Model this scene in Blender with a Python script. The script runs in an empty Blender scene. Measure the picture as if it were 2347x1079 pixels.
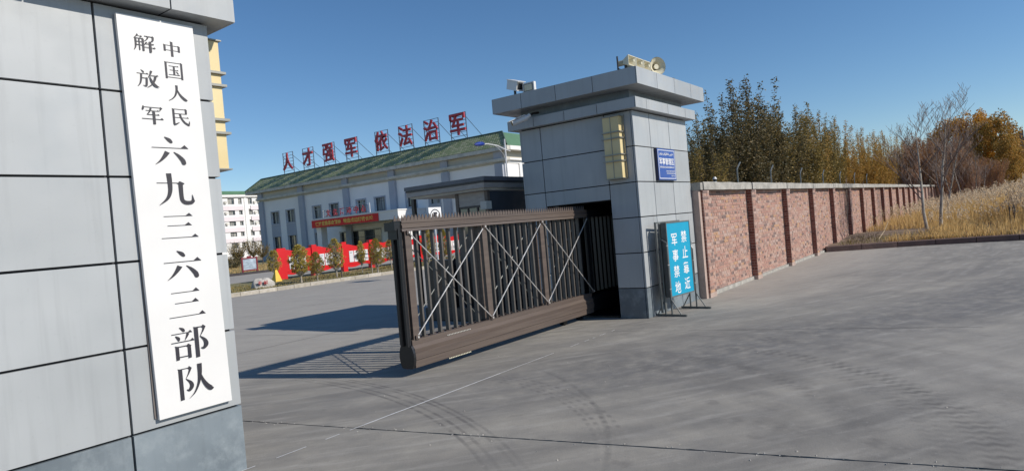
import bpy, math, random
import numpy as np
from mathutils import Vector, Matrix

SC = bpy.context.scene
COL = SC.collection
RAD = math.radians

# ------------------------------------------------------------------ camera, sky, sun, exposure
CAM_YAW, CAM_PITCH, CAM_ROLL = 0.638567, -0.0116855, -0.0866598
_f = Vector((math.cos(CAM_YAW)*math.cos(CAM_PITCH), math.sin(CAM_YAW)*math.cos(CAM_PITCH), math.sin(CAM_PITCH)))
_r = Vector((math.sin(CAM_YAW), -math.cos(CAM_YAW), 0.0))
_u = _r.cross(_f)
_c, _s = math.cos(CAM_ROLL), math.sin(CAM_ROLL)
_r2 = _r*_c + _u*_s
_u2 = -_r*_s + _u*_c
cam_data = bpy.data.cameras.new('camera')
cam = bpy.data.objects.new('camera', cam_data)
COL.objects.link(cam)
cam.matrix_world = Matrix(((_r2.x, _u2.x, -_f.x, 0), (_r2.y, _u2.y, -_f.y, 0), (_r2.z, _u2.z, -_f.z, 1.6), (0, 0, 0, 1)))
cam_data.sensor_fit = 'HORIZONTAL'
cam_data.sensor_width = 36.0
cam_data.lens = 1501.19/2347*36
cam_data.clip_end = 6000
SC.camera = cam

SUN_DIR = Vector((0.42, -1.43, 1.0)).normalized()       # towards the sun
world = bpy.data.worlds.new('World')
SC.world = world
world.use_nodes = True
wn = world.node_tree
wn.nodes.clear()
w_out = wn.nodes.new('ShaderNodeOutputWorld')
w_bg = wn.nodes.new('ShaderNodeBackground')
w_sky = wn.nodes.new('ShaderNodeTexSky')
w_sky.sky_type = 'NISHITA'
w_sky.sun_disc = False
w_sky.sun_elevation = math.asin(SUN_DIR.z)
w_sky.sun_rotation = math.atan2(SUN_DIR.x, SUN_DIR.y)
w_sky.altitude = 1200
w_sky.air_density = 1.05
w_sky.dust_density = 0.0
w_sky.ozone_density = 3.2
w_bg.inputs['Strength'].default_value = 0.105
w_hs = wn.nodes.new('ShaderNodeHueSaturation')
w_hs.inputs['Saturation'].default_value = 1.15
wn.links.new(w_sky.outputs['Color'], w_hs.inputs['Color'])
wn.links.new(w_hs.outputs['Color'], w_bg.inputs['Color'])
wn.links.new(w_bg.outputs['Background'], w_out.inputs['Surface'])
sun_data = bpy.data.lights.new('sun', 'SUN')
sun_data.energy = 4.3
sun_data.angle = RAD(0.53)
sun_data.color = (1.0, 0.93, 0.83)
sun = bpy.data.objects.new('sun', sun_data)
COL.objects.link(sun)
sun.rotation_mode = 'QUATERNION'
sun.rotation_quaternion = SUN_DIR.to_track_quat('Z', 'Y')
sun.location = (5, -20, 20)
SC.view_settings.view_transform = 'Standard'
SC.view_settings.look = 'None'
SC.view_settings.exposure = 0.09
SC.view_settings.gamma = 1.0
SC.view_settings.use_curve_mapping = False

# ------------------------------------------------------------------ materials
def new_mat(name):
    m = bpy.data.materials.new(name)
    m.use_nodes = True
    nt = m.node_tree
    return m, nt, nt.nodes['Principled BSDF']

def rgba(c):
    return (c[0], c[1], c[2], 1.0)

def node(nt, kind, **kw):
    n = nt.nodes.new(kind)
    for k, v in kw.items():
        setattr(n, k, v)
    return n

def noise_fac(nt, scale, detail=4.0, rough=0.55, lo=0.35, hi=0.65, stretch=(1, 1, 1), coord='Object'):
    tc = node(nt, 'ShaderNodeTexCoord')
    mp = node(nt, 'ShaderNodeMapping')
    mp.inputs['Scale'].default_value = stretch
    nt.links.new(tc.outputs[coord], mp.inputs['Vector'])
    nz = node(nt, 'ShaderNodeTexNoise')
    nz.inputs['Scale'].default_value = scale
    nz.inputs['Detail'].default_value = detail
    nz.inputs['Roughness'].default_value = rough
    nt.links.new(mp.outputs['Vector'], nz.inputs['Vector'])
    mr = node(nt, 'ShaderNodeMapRange')
    mr.inputs['From Min'].default_value = lo
    mr.inputs['From Max'].default_value = hi
    nt.links.new(nz.outputs['Fac'], mr.inputs['Value'])
    return mr.outputs['Result']

def mix(nt, fac, a, b, blend='MIX'):
    mx = node(nt, 'ShaderNodeMix', data_type='RGBA', blend_type=blend)
    if isinstance(fac, (int, float)):
        mx.inputs[0].default_value = fac
    else:
        nt.links.new(fac, mx.inputs[0])
    for i, v in ((6, a), (7, b)):
        if isinstance(v, tuple):
            mx.inputs[i].default_value = rgba(v)
        else:
            nt.links.new(v, mx.inputs[i])
    return mx.outputs[2]

def bump(nt, bsdf, height, strength=0.2, dist=0.01):
    b = node(nt, 'ShaderNodeBump')
    b.inputs['Strength'].default_value = strength
    b.inputs['Distance'].default_value = dist
    nt.links.new(height, b.inputs['Height'])
    nt.links.new(b.outputs['Normal'], bsdf.inputs['Normal'])

def simple(name, col, rough=0.6, metal=0.0, col2=None, scale=3.0, stretch=(1, 1, 1), bmp=0.0, spec=0.5, coat=0.0):
    m, nt, b = new_mat(name)
    b.inputs['Roughness'].default_value = rough
    b.inputs['Metallic'].default_value = metal
    b.inputs['Specular IOR Level'].default_value = spec
    if coat:
        b.inputs['Coat Weight'].default_value = coat
    if col2 is None:
        col2 = tuple(c*0.8 for c in col)
    f = noise_fac(nt, scale, stretch=stretch)
    nt.links.new(mix(nt, f, col, col2), b.inputs['Base Color'])
    if bmp:
        bump(nt, b, noise_fac(nt, scale*6), bmp)
    return m

def random_mat(name, cols, rough=0.8, per='island', noise=None, spec=0.3, translucent=0.0):
    m, nt, b = new_mat(name)
    b.inputs['Roughness'].default_value = rough
    b.inputs['Specular IOR Level'].default_value = spec
    if per == 'island':
        g = node(nt, 'ShaderNodeNewGeometry')
        src = g.outputs['Random Per Island']
    else:
        g = node(nt, 'ShaderNodeObjectInfo')
        src = g.outputs['Random']
    cr = node(nt, 'ShaderNodeValToRGB')
    cr.color_ramp.interpolation = 'CONSTANT' if len(cols) > 3 else 'LINEAR'
    el = cr.color_ramp.elements
    while len(el) < len(cols):
        el.new(0.5)
    for i, c in enumerate(cols):
        el[i].position = i/len(cols) if len(cols) > 3 else i/max(1, len(cols)-1)
        el[i].color = rgba(c)
    nt.links.new(src, cr.inputs['Fac'])
    out = cr.outputs['Color']
    if noise:
        f = noise_fac(nt, noise[0])
        out = mix(nt, f, out, noise[1], 'MULTIPLY')
    nt.links.new(out, b.inputs['Base Color'])
    if translucent:
        tr = node(nt, 'ShaderNodeBsdfTranslucent')
        nt.links.new(out, tr.inputs['Color'])
        ms = node(nt, 'ShaderNodeMixShader')
        ms.inputs[0].default_value = translucent
        nt.links.new(b.outputs[0], ms.inputs[1])
        nt.links.new(tr.outputs[0], ms.inputs[2])
        nt.links.new(ms.outputs[0], nt.nodes['Material Output'].inputs['Surface'])
    return m

def cladding(name, c1, c2, streak=0.5, mottled=False):
    m, nt, b = new_mat(name)
    b.inputs['Roughness'].default_value = 0.42
    b.inputs['Specular IOR Level'].default_value = 0.45
    oi = node(nt, 'ShaderNodeObjectInfo')
    mr = node(nt, 'ShaderNodeMapRange')
    mr.inputs['To Min'].default_value = 0.93
    mr.inputs['To Max'].default_value = 1.06
    nt.links.new(oi.outputs['Random'], mr.inputs['Value'])
    base = mix(nt, noise_fac(nt, 0.9, 3), c1, c2)
    st = noise_fac(nt, 3.0, 5, 0.6, 0.52, 0.75, stretch=(4.5, 4.5, 0.22))
    sm = node(nt, 'ShaderNodeMath', operation='MULTIPLY')
    nt.links.new(st, sm.inputs[0])
    sm.inputs[1].default_value = streak
    base = mix(nt, sm.outputs[0], base, tuple(c*0.72 for c in c1))
    sp = noise_fac(nt, 45, 3, 0.6, 0.62, 0.8)
    s2 = node(nt, 'ShaderNodeMath', operation='MULTIPLY')
    nt.links.new(sp, s2.inputs[0])
    s2.inputs[1].default_value = 0.25
    base = mix(nt, s2.outputs[0], base, tuple(c*0.7 for c in c1))
    hs = node(nt, 'ShaderNodeHueSaturation')
    nt.links.new(mr.outputs[0], hs.inputs['Value'])
    nt.links.new(base, hs.inputs['Color'])
    nt.links.new(hs.outputs[0], b.inputs['Base Color'])
    rr = node(nt, 'ShaderNodeMapRange')
    rr.inputs['To Min'].default_value = 0.34
    rr.inputs['To Max'].default_value = 0.55
    nt.links.new(noise_fac(nt, 5, 4), rr.inputs['Value'])
    nt.links.new(rr.outputs[0], b.inputs['Roughness'])
    if mottled:
        base2 = mix(nt, noise_fac(nt, 4.5, 6, 0.72, 0.48, 0.72), base, (0.25, 0.285, 0.305))
        nt.links.new(base2, hs.inputs['Color'])
    bump(nt, b, noise_fac(nt, 1.3, 2), 0.25, 0.01)
    return m

M = {}
M['clad'] = cladding('grey_composite_panel', (0.40, 0.418, 0.428), (0.35, 0.368, 0.378))
M['clad_base'] = cladding('plinth_stone_and_neck_shade', (0.12, 0.145, 0.165), (0.20, 0.235, 0.26), 0.3, True)
M['joint'] = simple('black_joint', (0.025, 0.025, 0.03), 0.8)
M['plaque'] = simple('white_plaque_paint', (0.735, 0.725, 0.71), 0.4, col2=(0.69, 0.68, 0.665), scale=1.6)
M['plaque_back'] = simple('plaque_backing_timber', (0.16, 0.14, 0.13), 0.7)
M['ink'] = simple('black_lettering_paint', (0.028, 0.026, 0.035), 0.5)
M['bronze'] = simple('bronze_coated_metal', (0.118, 0.090, 0.074), 0.45, col2=(0.088, 0.066, 0.056), scale=4, stretch=(0.3, 1, 6), spec=0.5)
M['bronze_dark'] = simple('dark_bronze_metal', (0.045, 0.038, 0.036), 0.4)
M['black_metal'] = simple('black_metal', (0.012, 0.012, 0.014), 0.35)
M['steel'] = simple('brushed_steel_rod', (0.72, 0.70, 0.67), 0.35, 0.35, col2=(0.42, 0.40, 0.38), scale=9)
M['frame_steel'] = simple('grey_green_steel_tube', (0.16, 0.17, 0.165), 0.45, 0.3, scale=8)
M['lamp_yellow'] = simple('yellowed_lamp_diffuser', (0.70, 0.58, 0.32), 0.45, col2=(0.64, 0.51, 0.26), scale=2.5)
M['lamp_band'] = simple('lamp_trim_metal', (0.33, 0.32, 0.28), 0.4, 0.5)
M['camera_white'] = simple('white_camera_housing', (0.72, 0.71, 0.69), 0.4)
M['cream'] = simple('cream_plastic', (0.66, 0.62, 0.47), 0.45, col2=(0.58, 0.53, 0.38), scale=20)
M['cream_dark'] = simple('cream_horn_throat', (0.40, 0.37, 0.26), 0.6)
M['lens'] = simple('dark_glass', (0.01, 0.01, 0.012), 0.08, spec=0.8)
M['blue_sign'] = simple('blue_enamel_sign', (0.025, 0.07, 0.30), 0.35, col2=(0.03, 0.085, 0.34))
M['blue_edge'] = simple('dark_blue_sign_edge', (0.008, 0.014, 0.06), 0.4)
M['white_paint'] = simple('white_lettering', (0.80, 0.80, 0.80), 0.45, col2=(0.75, 0.75, 0.75))
M['cyan'] = simple('cyan_sign_face', (0.0, 0.33, 0.52), 0.4, col2=(0.0, 0.30, 0.49), scale=1.5)
M['concrete_cap'] = simple('weathered_concrete', (0.42, 0.40, 0.36), 0.9, col2=(0.27, 0.26, 0.235), scale=5, bmp=0.5)
M['mortar'] = simple('pinkish_mortar', (0.46, 0.35, 0.30), 0.95, col2=(0.37, 0.28, 0.24), scale=6, bmp=0.4)
M['brick'] = random_mat('fired_brick', [(0.44, 0.26, 0.205), (0.47, 0.295, 0.235), (0.46, 0.305, 0.25), (0.42, 0.245, 0.195), (0.47, 0.305, 0.235), (0.22, 0.155, 0.14), (0.48, 0.29, 0.18), (0.46, 0.33, 0.28), (0.41, 0.235, 0.19), (0.43, 0.26, 0.21), (0.34, 0.225, 0.19)], 0.9, noise=(14, (0.72, 0.70, 0.70)))
M['brick_pier_shade'] = random_mat('shaded_pier_brick', [(0.27, 0.11, 0.08), (0.24, 0.10, 0.075), (0.29, 0.13, 0.10), (0.18, 0.075, 0.06), (0.25, 0.105, 0.08)], 0.9, noise=(9, (0.75, 0.7, 0.7)))  # same brick coloured darker, painting shade onto the pier side faces
M['kerb_brown'] = simple('brown_stone_kerb', (0.155, 0.095, 0.08), 0.8, col2=(0.11, 0.07, 0.062), scale=4, bmp=0.3)
M['kerb_pale'] = random_mat('pale_kerb_stone', [(0.48, 0.44, 0.37), (0.40, 0.37, 0.32), (0.52, 0.48, 0.42)], 0.9, per='object', noise=(6, (0.75, 0.74, 0.7)))
M['hall_wall'] = simple('pale_grey_render', (0.86, 0.84, 0.82), 0.9, col2=(0.80, 0.78, 0.765), scale=0.35, bmp=0.1)
M['hall_pilaster'] = simple('blue_grey_render', (0.42, 0.44, 0.49), 0.9, col2=(0.37, 0.39, 0.44), scale=0.5)
M['hall_frieze'] = simple('beige_frieze', (0.56, 0.53, 0.45), 0.9, col2=(0.50, 0.47, 0.40), scale=0.4)
M['cornice'] = simple('grey_cornice', (0.62, 0.60, 0.54), 0.85, col2=(0.46, 0.45, 0.41), scale=1.5)
M['white_wall'] = simple('white_render', (0.80, 0.79, 0.77), 0.85, col2=(0.74, 0.73, 0.72), scale=0.3)
M['pink_wall'] = simple('pinkish_render', (0.74, 0.67, 0.69), 0.85, scale=0.3, col2=(0.70, 0.63, 0.65))
M['tile_green'] = random_mat('green_roof_tile', [(0.19, 0.24, 0.12), (0.25, 0.29, 0.16), (0.35, 0.36, 0.24)], 0.55, spec=0.5)
M['roof_green'] = simple('green_roof_sheet', (0.10, 0.21, 0.12), 0.6, scale=0.5)
M['ridge_dark'] = simple('dark_ridge_cap', (0.05, 0.09, 0.07), 0.6)
M['glass'] = simple('window_glass', (0.03, 0.035, 0.04), 0.08, col2=(0.05, 0.055, 0.06), spec=0.8)
M['curtain'] = simple('pale_curtain', (0.42, 0.42, 0.39), 0.9, col2=(0.15, 0.15, 0.14), scale=2.2, stretch=(1, 3, 0.25))
M['win_frame'] = simple('white_window_frame', (0.55, 0.55, 0.55), 0.5)
M['win_frame_dark'] = simple('grey_window_frame', (0.12, 0.13, 0.15), 0.5)
M['red_letter'] = simple('red_letter_face', (0.46, 0.035, 0.055), 0.5, col2=(0.40, 0.03, 0.045))
M['sign_frame'] = simple('blue_grey_steel_frame', (0.075, 0.09, 0.13), 0.5)
M['red_banner'] = simple('red_banner_cloth', (0.72, 0.030, 0.028), 0.75, col2=(0.64, 0.024, 0.024))
M['yellow_text'] = simple('yellow_banner_lettering', (0.90, 0.66, 0.12), 0.6)
M['red_board'] = simple('glossy_red_board', (0.62, 0.012, 0.018), 0.4, col2=(0.56, 0.01, 0.015), scale=0.8)
M['poster'] = random_mat('poster_sheet', [(0.74, 0.74, 0.75), (0.62, 0.63, 0.66), (0.78, 0.77, 0.74)], 0.6, per='object')
M['poster_print'] = simple('grey_poster_print', (0.16, 0.17, 0.19), 0.7, col2=(0.4, 0.4, 0.42), scale=12)
M['landscape_print'] = simple('mountain_picture_print', (0.42, 0.50, 0.58), 0.6, col2=(0.20, 0.25, 0.30), scale=2.5, stretch=(1, 1, 3))
M['maroon'] = simple('maroon_frame', (0.20, 0.02, 0.03), 0.5)
M['stone'] = simple('pale_granite_boulder', (0.52, 0.49, 0.45), 0.85, col2=(0.36, 0.34, 0.31), scale=5, bmp=0.6)
M['red_paint'] = simple('red_inscription_paint', (0.50, 0.02, 0.03), 0.6)
M['yellow_plastic'] = simple('yellow_plastic', (0.75, 0.46, 0.01), 0.45)
M['pole_white'] = simple('white_lamp_post_paint', (0.62, 0.63, 0.65), 0.4)
M['lamp_blue'] = simple('blue_lamp_head', (0.015, 0.04, 0.26), 0.4)
M['bark'] = simple('brown_bark', (0.13, 0.10, 0.08), 0.95, col2=(0.07, 0.055, 0.045), scale=8, bmp=0.5)
M['bark_pale'] = simple('pale_limewashed_bark', (0.46, 0.42, 0.36), 0.9, col2=(0.20, 0.17, 0.14), scale=6, stretch=(1, 1, 0.6), bmp=0.4)
M['twig'] = simple('bare_twig_bark', (0.22, 0.17, 0.14), 0.9, col2=(0.14, 0.10, 0.085), scale=5)
M['twig_red'] = simple('reddish_twig_bark', (0.36, 0.24, 0.20), 0.9, col2=(0.27, 0.17, 0.14), scale=5)
M['leaf_dark'] = random_mat('dark_green_leaf', [(0.05, 0.05, 0.025), (0.12, 0.10, 0.045), (0.25, 0.18, 0.075)], 0.6, translucent=0.3)
M['leaf_olive'] = random_mat('olive_leaf', [(0.10, 0.09, 0.03), (0.24, 0.18, 0.055), (0.40, 0.27, 0.08)], 0.6, translucent=0.35)
M['leaf_gold'] = random_mat('golden_leaf', [(0.20, 0.15, 0.035), (0.46, 0.28, 0.06), (0.58, 0.32, 0.09)], 0.6, translucent=0.35)
M['leaf_orange'] = random_mat('orange_leaf', [(0.36, 0.20, 0.025), (0.66, 0.36, 0.04), (0.52, 0.23, 0.035)], 0.6, translucent=0.35)
M['leaf_red'] = random_mat('russet_leaf', [(0.30, 0.15, 0.07), (0.42, 0.22, 0.09), (0.50, 0.30, 0.11)], 0.6, translucent=0.3)
M['needle'] = random_mat('yellow_green_needles', [(0.22, 0.19, 0.04), (0.48, 0.40, 0.08), (0.66, 0.50, 0.15)], 0.6, translucent=0.35)
M['reed'] = random_mat('dry_reed', [(0.60, 0.40, 0.15), (0.76, 0.55, 0.26), (0.42, 0.27, 0.10)], 0.8, translucent=0.5)
M['plume'] = random_mat('pale_reed_plume', [(0.64, 0.50, 0.33), (0.76, 0.64, 0.46), (0.54, 0.39, 0.24)], 0.9, translucent=0.35)
M['grass'] = random_mat('tired_autumn_grass', [(0.16, 0.14, 0.045), (0.28, 0.21, 0.09), (0.10, 0.11, 0.03)], 0.9)
M['soil'] = simple('brown_soil', (0.21, 0.15, 0.10), 0.95, col2=(0.13, 0.09, 0.06), scale=1.2, bmp=0.6)
M['bed'] = simple('dry_grass_bed_soil', (0.27, 0.22, 0.115), 0.95, col2=(0.13, 0.13, 0.045), scale=1.5, stretch=(0.6, 1.6, 1), bmp=0.6)
M['far_field'] = simple('dry_field', (0.27, 0.20, 0.11), 0.95, col2=(0.18, 0.14, 0.08), scale=0.05)
M['far_grey'] = simple('grey_far_render', (0.16, 0.17, 0.19), 0.9)
M['hedge_dark'] = simple('dark_kerb_edge', (0.05, 0.045, 0.05), 0.9)
M['booth_glass'] = simple('booth_window_glass', (0.05, 0.06, 0.075), 0.06, col2=(0.04, 0.05, 0.06), spec=0.9)

def concrete_material():
    m, nt, b = new_mat('concrete_paving')
    L = nt.links
    b.inputs['Roughness'].default_value = 0.82
    b.inputs['Specular IOR Level'].default_value = 0.3
    col = mix(nt, noise_fac(nt, 0.35, 5, 0.6, 0.3, 0.7), (0.40, 0.372, 0.32), (0.30, 0.281, 0.248))
    col = mix(nt, noise_fac(nt, 1.7, 6, 0.65, 0.35, 0.7), col, (0.255, 0.241, 0.216))
    tc = node(nt, 'ShaderNodeTexCoord')
    sx = node(nt, 'ShaderNodeSeparateXYZ')
    L.new(tc.outputs['Object'], sx.inputs[0])
    def math_(op, a, bb=None, clamp=False):
        n = node(nt, 'ShaderNodeMath', operation=op, use_clamp=clamp)
        for i, v in enumerate((a, bb)):
            if v is None:
                continue
            if isinstance(v, (int, float)):
                n.inputs[i].default_value = v
            else:
                L.new(v, n.inputs[i])
        return n.outputs[0]
    def polar(cx, cy):
        dx = math_('SUBTRACT', sx.outputs[0], cx)
        dy = math_('SUBTRACT', sx.outputs[1], cy)
        r = math_('SQRT', math_('ADD', math_('MULTIPLY', dx, dx), math_('MULTIPLY', dy, dy)))
        th = math_('ARCTAN2', dy, dx)
        return r, th
    def streaks(cx, cy, rs, ts, lo, hi, detail=4):
        r, th = polar(cx, cy)
        cb = node(nt, 'ShaderNodeCombineXYZ')
        L.new(math_('MULTIPLY', r, rs), cb.inputs[0])
        L.new(math_('MULTIPLY', th, ts), cb.inputs[1])
        nz = node(nt, 'ShaderNodeTexNoise')
        nz.inputs['Scale'].default_value = 1.0
        nz.inputs['Detail'].default_value = detail
        nz.inputs['Roughness'].default_value = 0.6
        L.new(cb.outputs[0], nz.inputs['Vector'])
        mr = node(nt, 'ShaderNodeMapRange')
        mr.inputs['From Min'].default_value = lo
        mr.inputs['From Max'].default_value = hi
        L.new(nz.outputs['Fac'], mr.inputs['Value'])
        return mr.outputs[0]
    slab = node(nt, 'ShaderNodeTexNoise', noise_dimensions='1D')
    L.new(math_('FLOOR', math_('DIVIDE', math_('ADD', math_('SUBTRACT', sx.outputs[0], 4.55), math_('MULTIPLY', sx.outputs[1], 0.2015)), 4.67)), slab.inputs['W'])
    slab.inputs['Scale'].default_value = 3.7
    col = mix(nt, math_('MULTIPLY', slab.outputs['Fac'], 0.28), col, (0.21, 0.20, 0.185))
    # dusty sweeps left by turning vehicles, worn into the surface
    s1 = streaks(22.1, 24.6, 1.9, 9.0, 0.40, 0.66, 7)
    col = mix(nt, math_('MULTIPLY', s1, 0.62), col, (0.148, 0.142, 0.134))
    s2 = streaks(2.4, 3.2, 2.4, 2.6, 0.46, 0.72)
    col = mix(nt, math_('MULTIPLY', s2, 0.40), col, (0.175, 0.17, 0.165))
    s4 = streaks(22.1, 24.6, 7.0, 30.0, 0.50, 0.74, 8)
    col = mix(nt, math_('MULTIPLY', s4, 0.6), col, (0.42, 0.40, 0.365))
    # one broad dark rubber band sweeping across the forecourt
    def band(cx, cy, rad, wid, px, py, reach, amt, colr, tread=None, tscale=0):
        nonlocal col
        r, th = polar(cx, cy)
        d = math_('ABSOLUTE', math_('SUBTRACT', r, rad))
        k = math_('SUBTRACT', 1.0, math_('DIVIDE', d, wid), clamp=True)
        k = math_('MULTIPLY', k, math_('SUBTRACT', 2.0, k))
        r2, _ = polar(px, py)
        f = math_('SUBTRACT', 1.0, math_('DIVIDE', r2, reach), clamp=True)
        f = math_('MULTIPLY', f, 1.8, clamp=True)
        k = math_('MULTIPLY', math_('MULTIPLY', k, f), amt)
        nzf = noise_fac(nt, 5.0, 4, 0.6, 0.3, 0.6)
        k = math_('MULTIPLY', k, nzf)
        if tread:
            w = math_('SINE', math_('ADD', math_('MULTIPLY', th, tscale), math_('MULTIPLY', math_('SINE', math_('MULTIPLY', r, tread)), 0.7)))
            w = math_('ADD', math_('MULTIPLY', w, 0.5), 0.5)
            k = math_('MULTIPLY', k, w)
        col = mix(nt, k, col, colr)
    band(22.1, 24.6, 26.6, 1.1, 9.5, 1.3, 8.0, 0.62, (0.12, 0.12, 0.125))
    band(22.1, 24.6, 24.6, 0.6, 10.0, 3.0, 6.0, 0.22, (0.12, 0.12, 0.125))
    for rad in (6.28, 6.36, 6.47, 6.53):
        band(-1.6, 6.74, rad, 0.022, 4.3, 4.8, 2.6, 0.62, (0.08, 0.075, 0.075))
    for rad in (2.98, 3.04, 3.12, 3.19):
        band(2.45, 4.93, rad, 0.025, 5.0, 3.4, 1.9, 0.50, (0.10, 0.09, 0.09), 0.0001, 140)
    band(4.21, 3.45, 3.43, 0.17, 6.2, 0.8, 2.9, 0.85, (0.09, 0.085, 0.08), 60, 190)
    for rad, wid, amt in ((2.2, .25, .35), (2.75, .20, .4), (4.05, .30, .42), (4.55, .16, .5), (5.3, .45, .38), (6.3, .35, .3)):
        band(4.21, 3.45, rad, wid, 6.9, 0.6, 4.2, amt, (0.115, 0.108, 0.10))
    band(4.25, 3.4, 3.10, 0.13, 5.7, 0.9, 1.8, 0.5, (0.11, 0.105, 0.10), 60, 190)
    band(4.0, 3.8, 3.05, 0.13, 6.2, 1.9, 1.6, 0.5, (0.11, 0.105, 0.10), 60, 170)
    band(0.8, 1.8, 4.10, 0.12, 4.6, 0.9, 2.0, 0.4, (0.11, 0.105, 0.10), 60, 160)
    band(1.8, 6.5, 4.75, 0.03, 5.0, 2.6, 2.3, 0.5, (0.11, 0.105, 0.10))
    # hairline cracks
    vo = node(nt, 'ShaderNodeTexVoronoi', feature='DISTANCE_TO_EDGE')
    vo.inputs['Scale'].default_value = 0.33
    nz = node(nt, 'ShaderNodeTexNoise')
    nz.inputs['Scale'].default_value = 2.0
    nz.inputs['Detail'].default_value = 5
    L.new(tc.outputs['Object'], nz.inputs['Vector'])
    va = node(nt, 'ShaderNodeVectorMath', operation='MULTIPLY_ADD')
    L.new(nz.outputs['Color'], va.inputs[0])
    va.inputs[1].default_value = (0.9, 0.9, 0.0)
    L.new(tc.outputs['Object'], va.inputs[2])
    L.new(va.outputs[0], vo.inputs['Vector'])
    crk = math_('SUBTRACT', 1.0, math_('DIVIDE', vo.outputs['Distance'], 0.0035), clamp=True)
    crk = math_('MULTIPLY', crk, noise_fac(nt, 0.25, 2, 0.5, 0.58, 0.7))
    col = mix(nt, math_('MULTIPLY', crk, 0.5), col, (0.09, 0.085, 0.08))
    # pale dust gathered along the wall foot and on the little driven inner apron
    yn = math_('ADD', sx.outputs[1], math_('MULTIPLY', math_('SUBTRACT', noise_fac(nt, 0.5, 4, 0.6, 0.2, 0.8), 0.5), 3.0))
    dm = node(nt, 'ShaderNodeMapRange', interpolation_type='SMOOTHSTEP')
    dm.inputs['From Min'].default_value = 6.0
    dm.inputs['From Max'].default_value = 9.5
    L.new(yn, dm.inputs['Value'])
    dx_ = node(nt, 'ShaderNodeMapRange', interpolation_type='SMOOTHSTEP')
    dx_.inputs['From Min'].default_value = 8.5
    dx_.inputs['From Max'].default_value = 14.0
    L.new(sx.outputs[0], dx_.inputs['Value'])
    dy_ = node(nt, 'ShaderNodeMapRange', interpolation_type='SMOOTHSTEP')
    dy_.inputs['From Min'].default_value = 0.5
    dy_.inputs['From Max'].default_value = 4.0
    L.new(yn, dy_.inputs['Value'])
    rp, _ = polar(7.6, -1.1)
    rp = math_('ADD', rp, math_('MULTIPLY', math_('SUBTRACT', noise_fac(nt, 0.9, 5, 0.65, 0.2, 0.8), 0.5), 2.6))
    pz = node(nt, 'ShaderNodeMapRange', interpolation_type='SMOOTHSTEP')
    pz.inputs['From Min'].default_value = 3.4
    pz.inputs['From Max'].default_value = 0.8
    L.new(rp, pz.inputs['Value'])
    dust = math_('MAXIMUM', dm.outputs[0], math_('MULTIPLY', dx_.outputs[0], dy_.outputs[0]))
    dust = math_('MAXIMUM', dust, math_('MULTIPLY', pz.outputs[0], 0.62))
    col = mix(nt, math_('MULTIPLY', dust, 0.55), col, (0.44, 0.412, 0.368))
    # spatter, grit and small pits
    pits = noise_fac(nt, 38, 2, 0.5, 0.66, 0.74)
    col = mix(nt, math_('MULTIPLY', pits, 0.35), col, (0.13, 0.125, 0.12))
    grain = noise_fac(nt, 140, 2, 0.6, 0.3, 0.7)
    col = mix(nt, math_('MULTIPLY', grain, 0.22), col, (0.14, 0.135, 0.125))
    spots = noise_fac(nt, 3.1, 3, 0.5, 0.68, 0.73)
    col = mix(nt, math_('MULTIPLY', spots, 0.30), col, (0.13, 0.12, 0.11))
    light = noise_fac(nt, 9, 6, 0.7, 0.60, 0.74)
    col = mix(nt, math_('MULTIPLY', light, 0.35), col, (0.40, 0.385, 0.36))
    L.new(col, b.inputs['Base Color'])
    h = math_('ADD', noise_fac(nt, 60, 5, 0.7, 0.2, 0.8), math_('MULTIPLY', noise_fac(nt, 4, 4), 1.5))
    bump(nt, b, h, 0.35, 0.004)
    return m
M['concrete'] = concrete_material()

# ------------------------------------------------------------------ mesh helpers
OFF = {}                        # world position of the root an object belongs to

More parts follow.
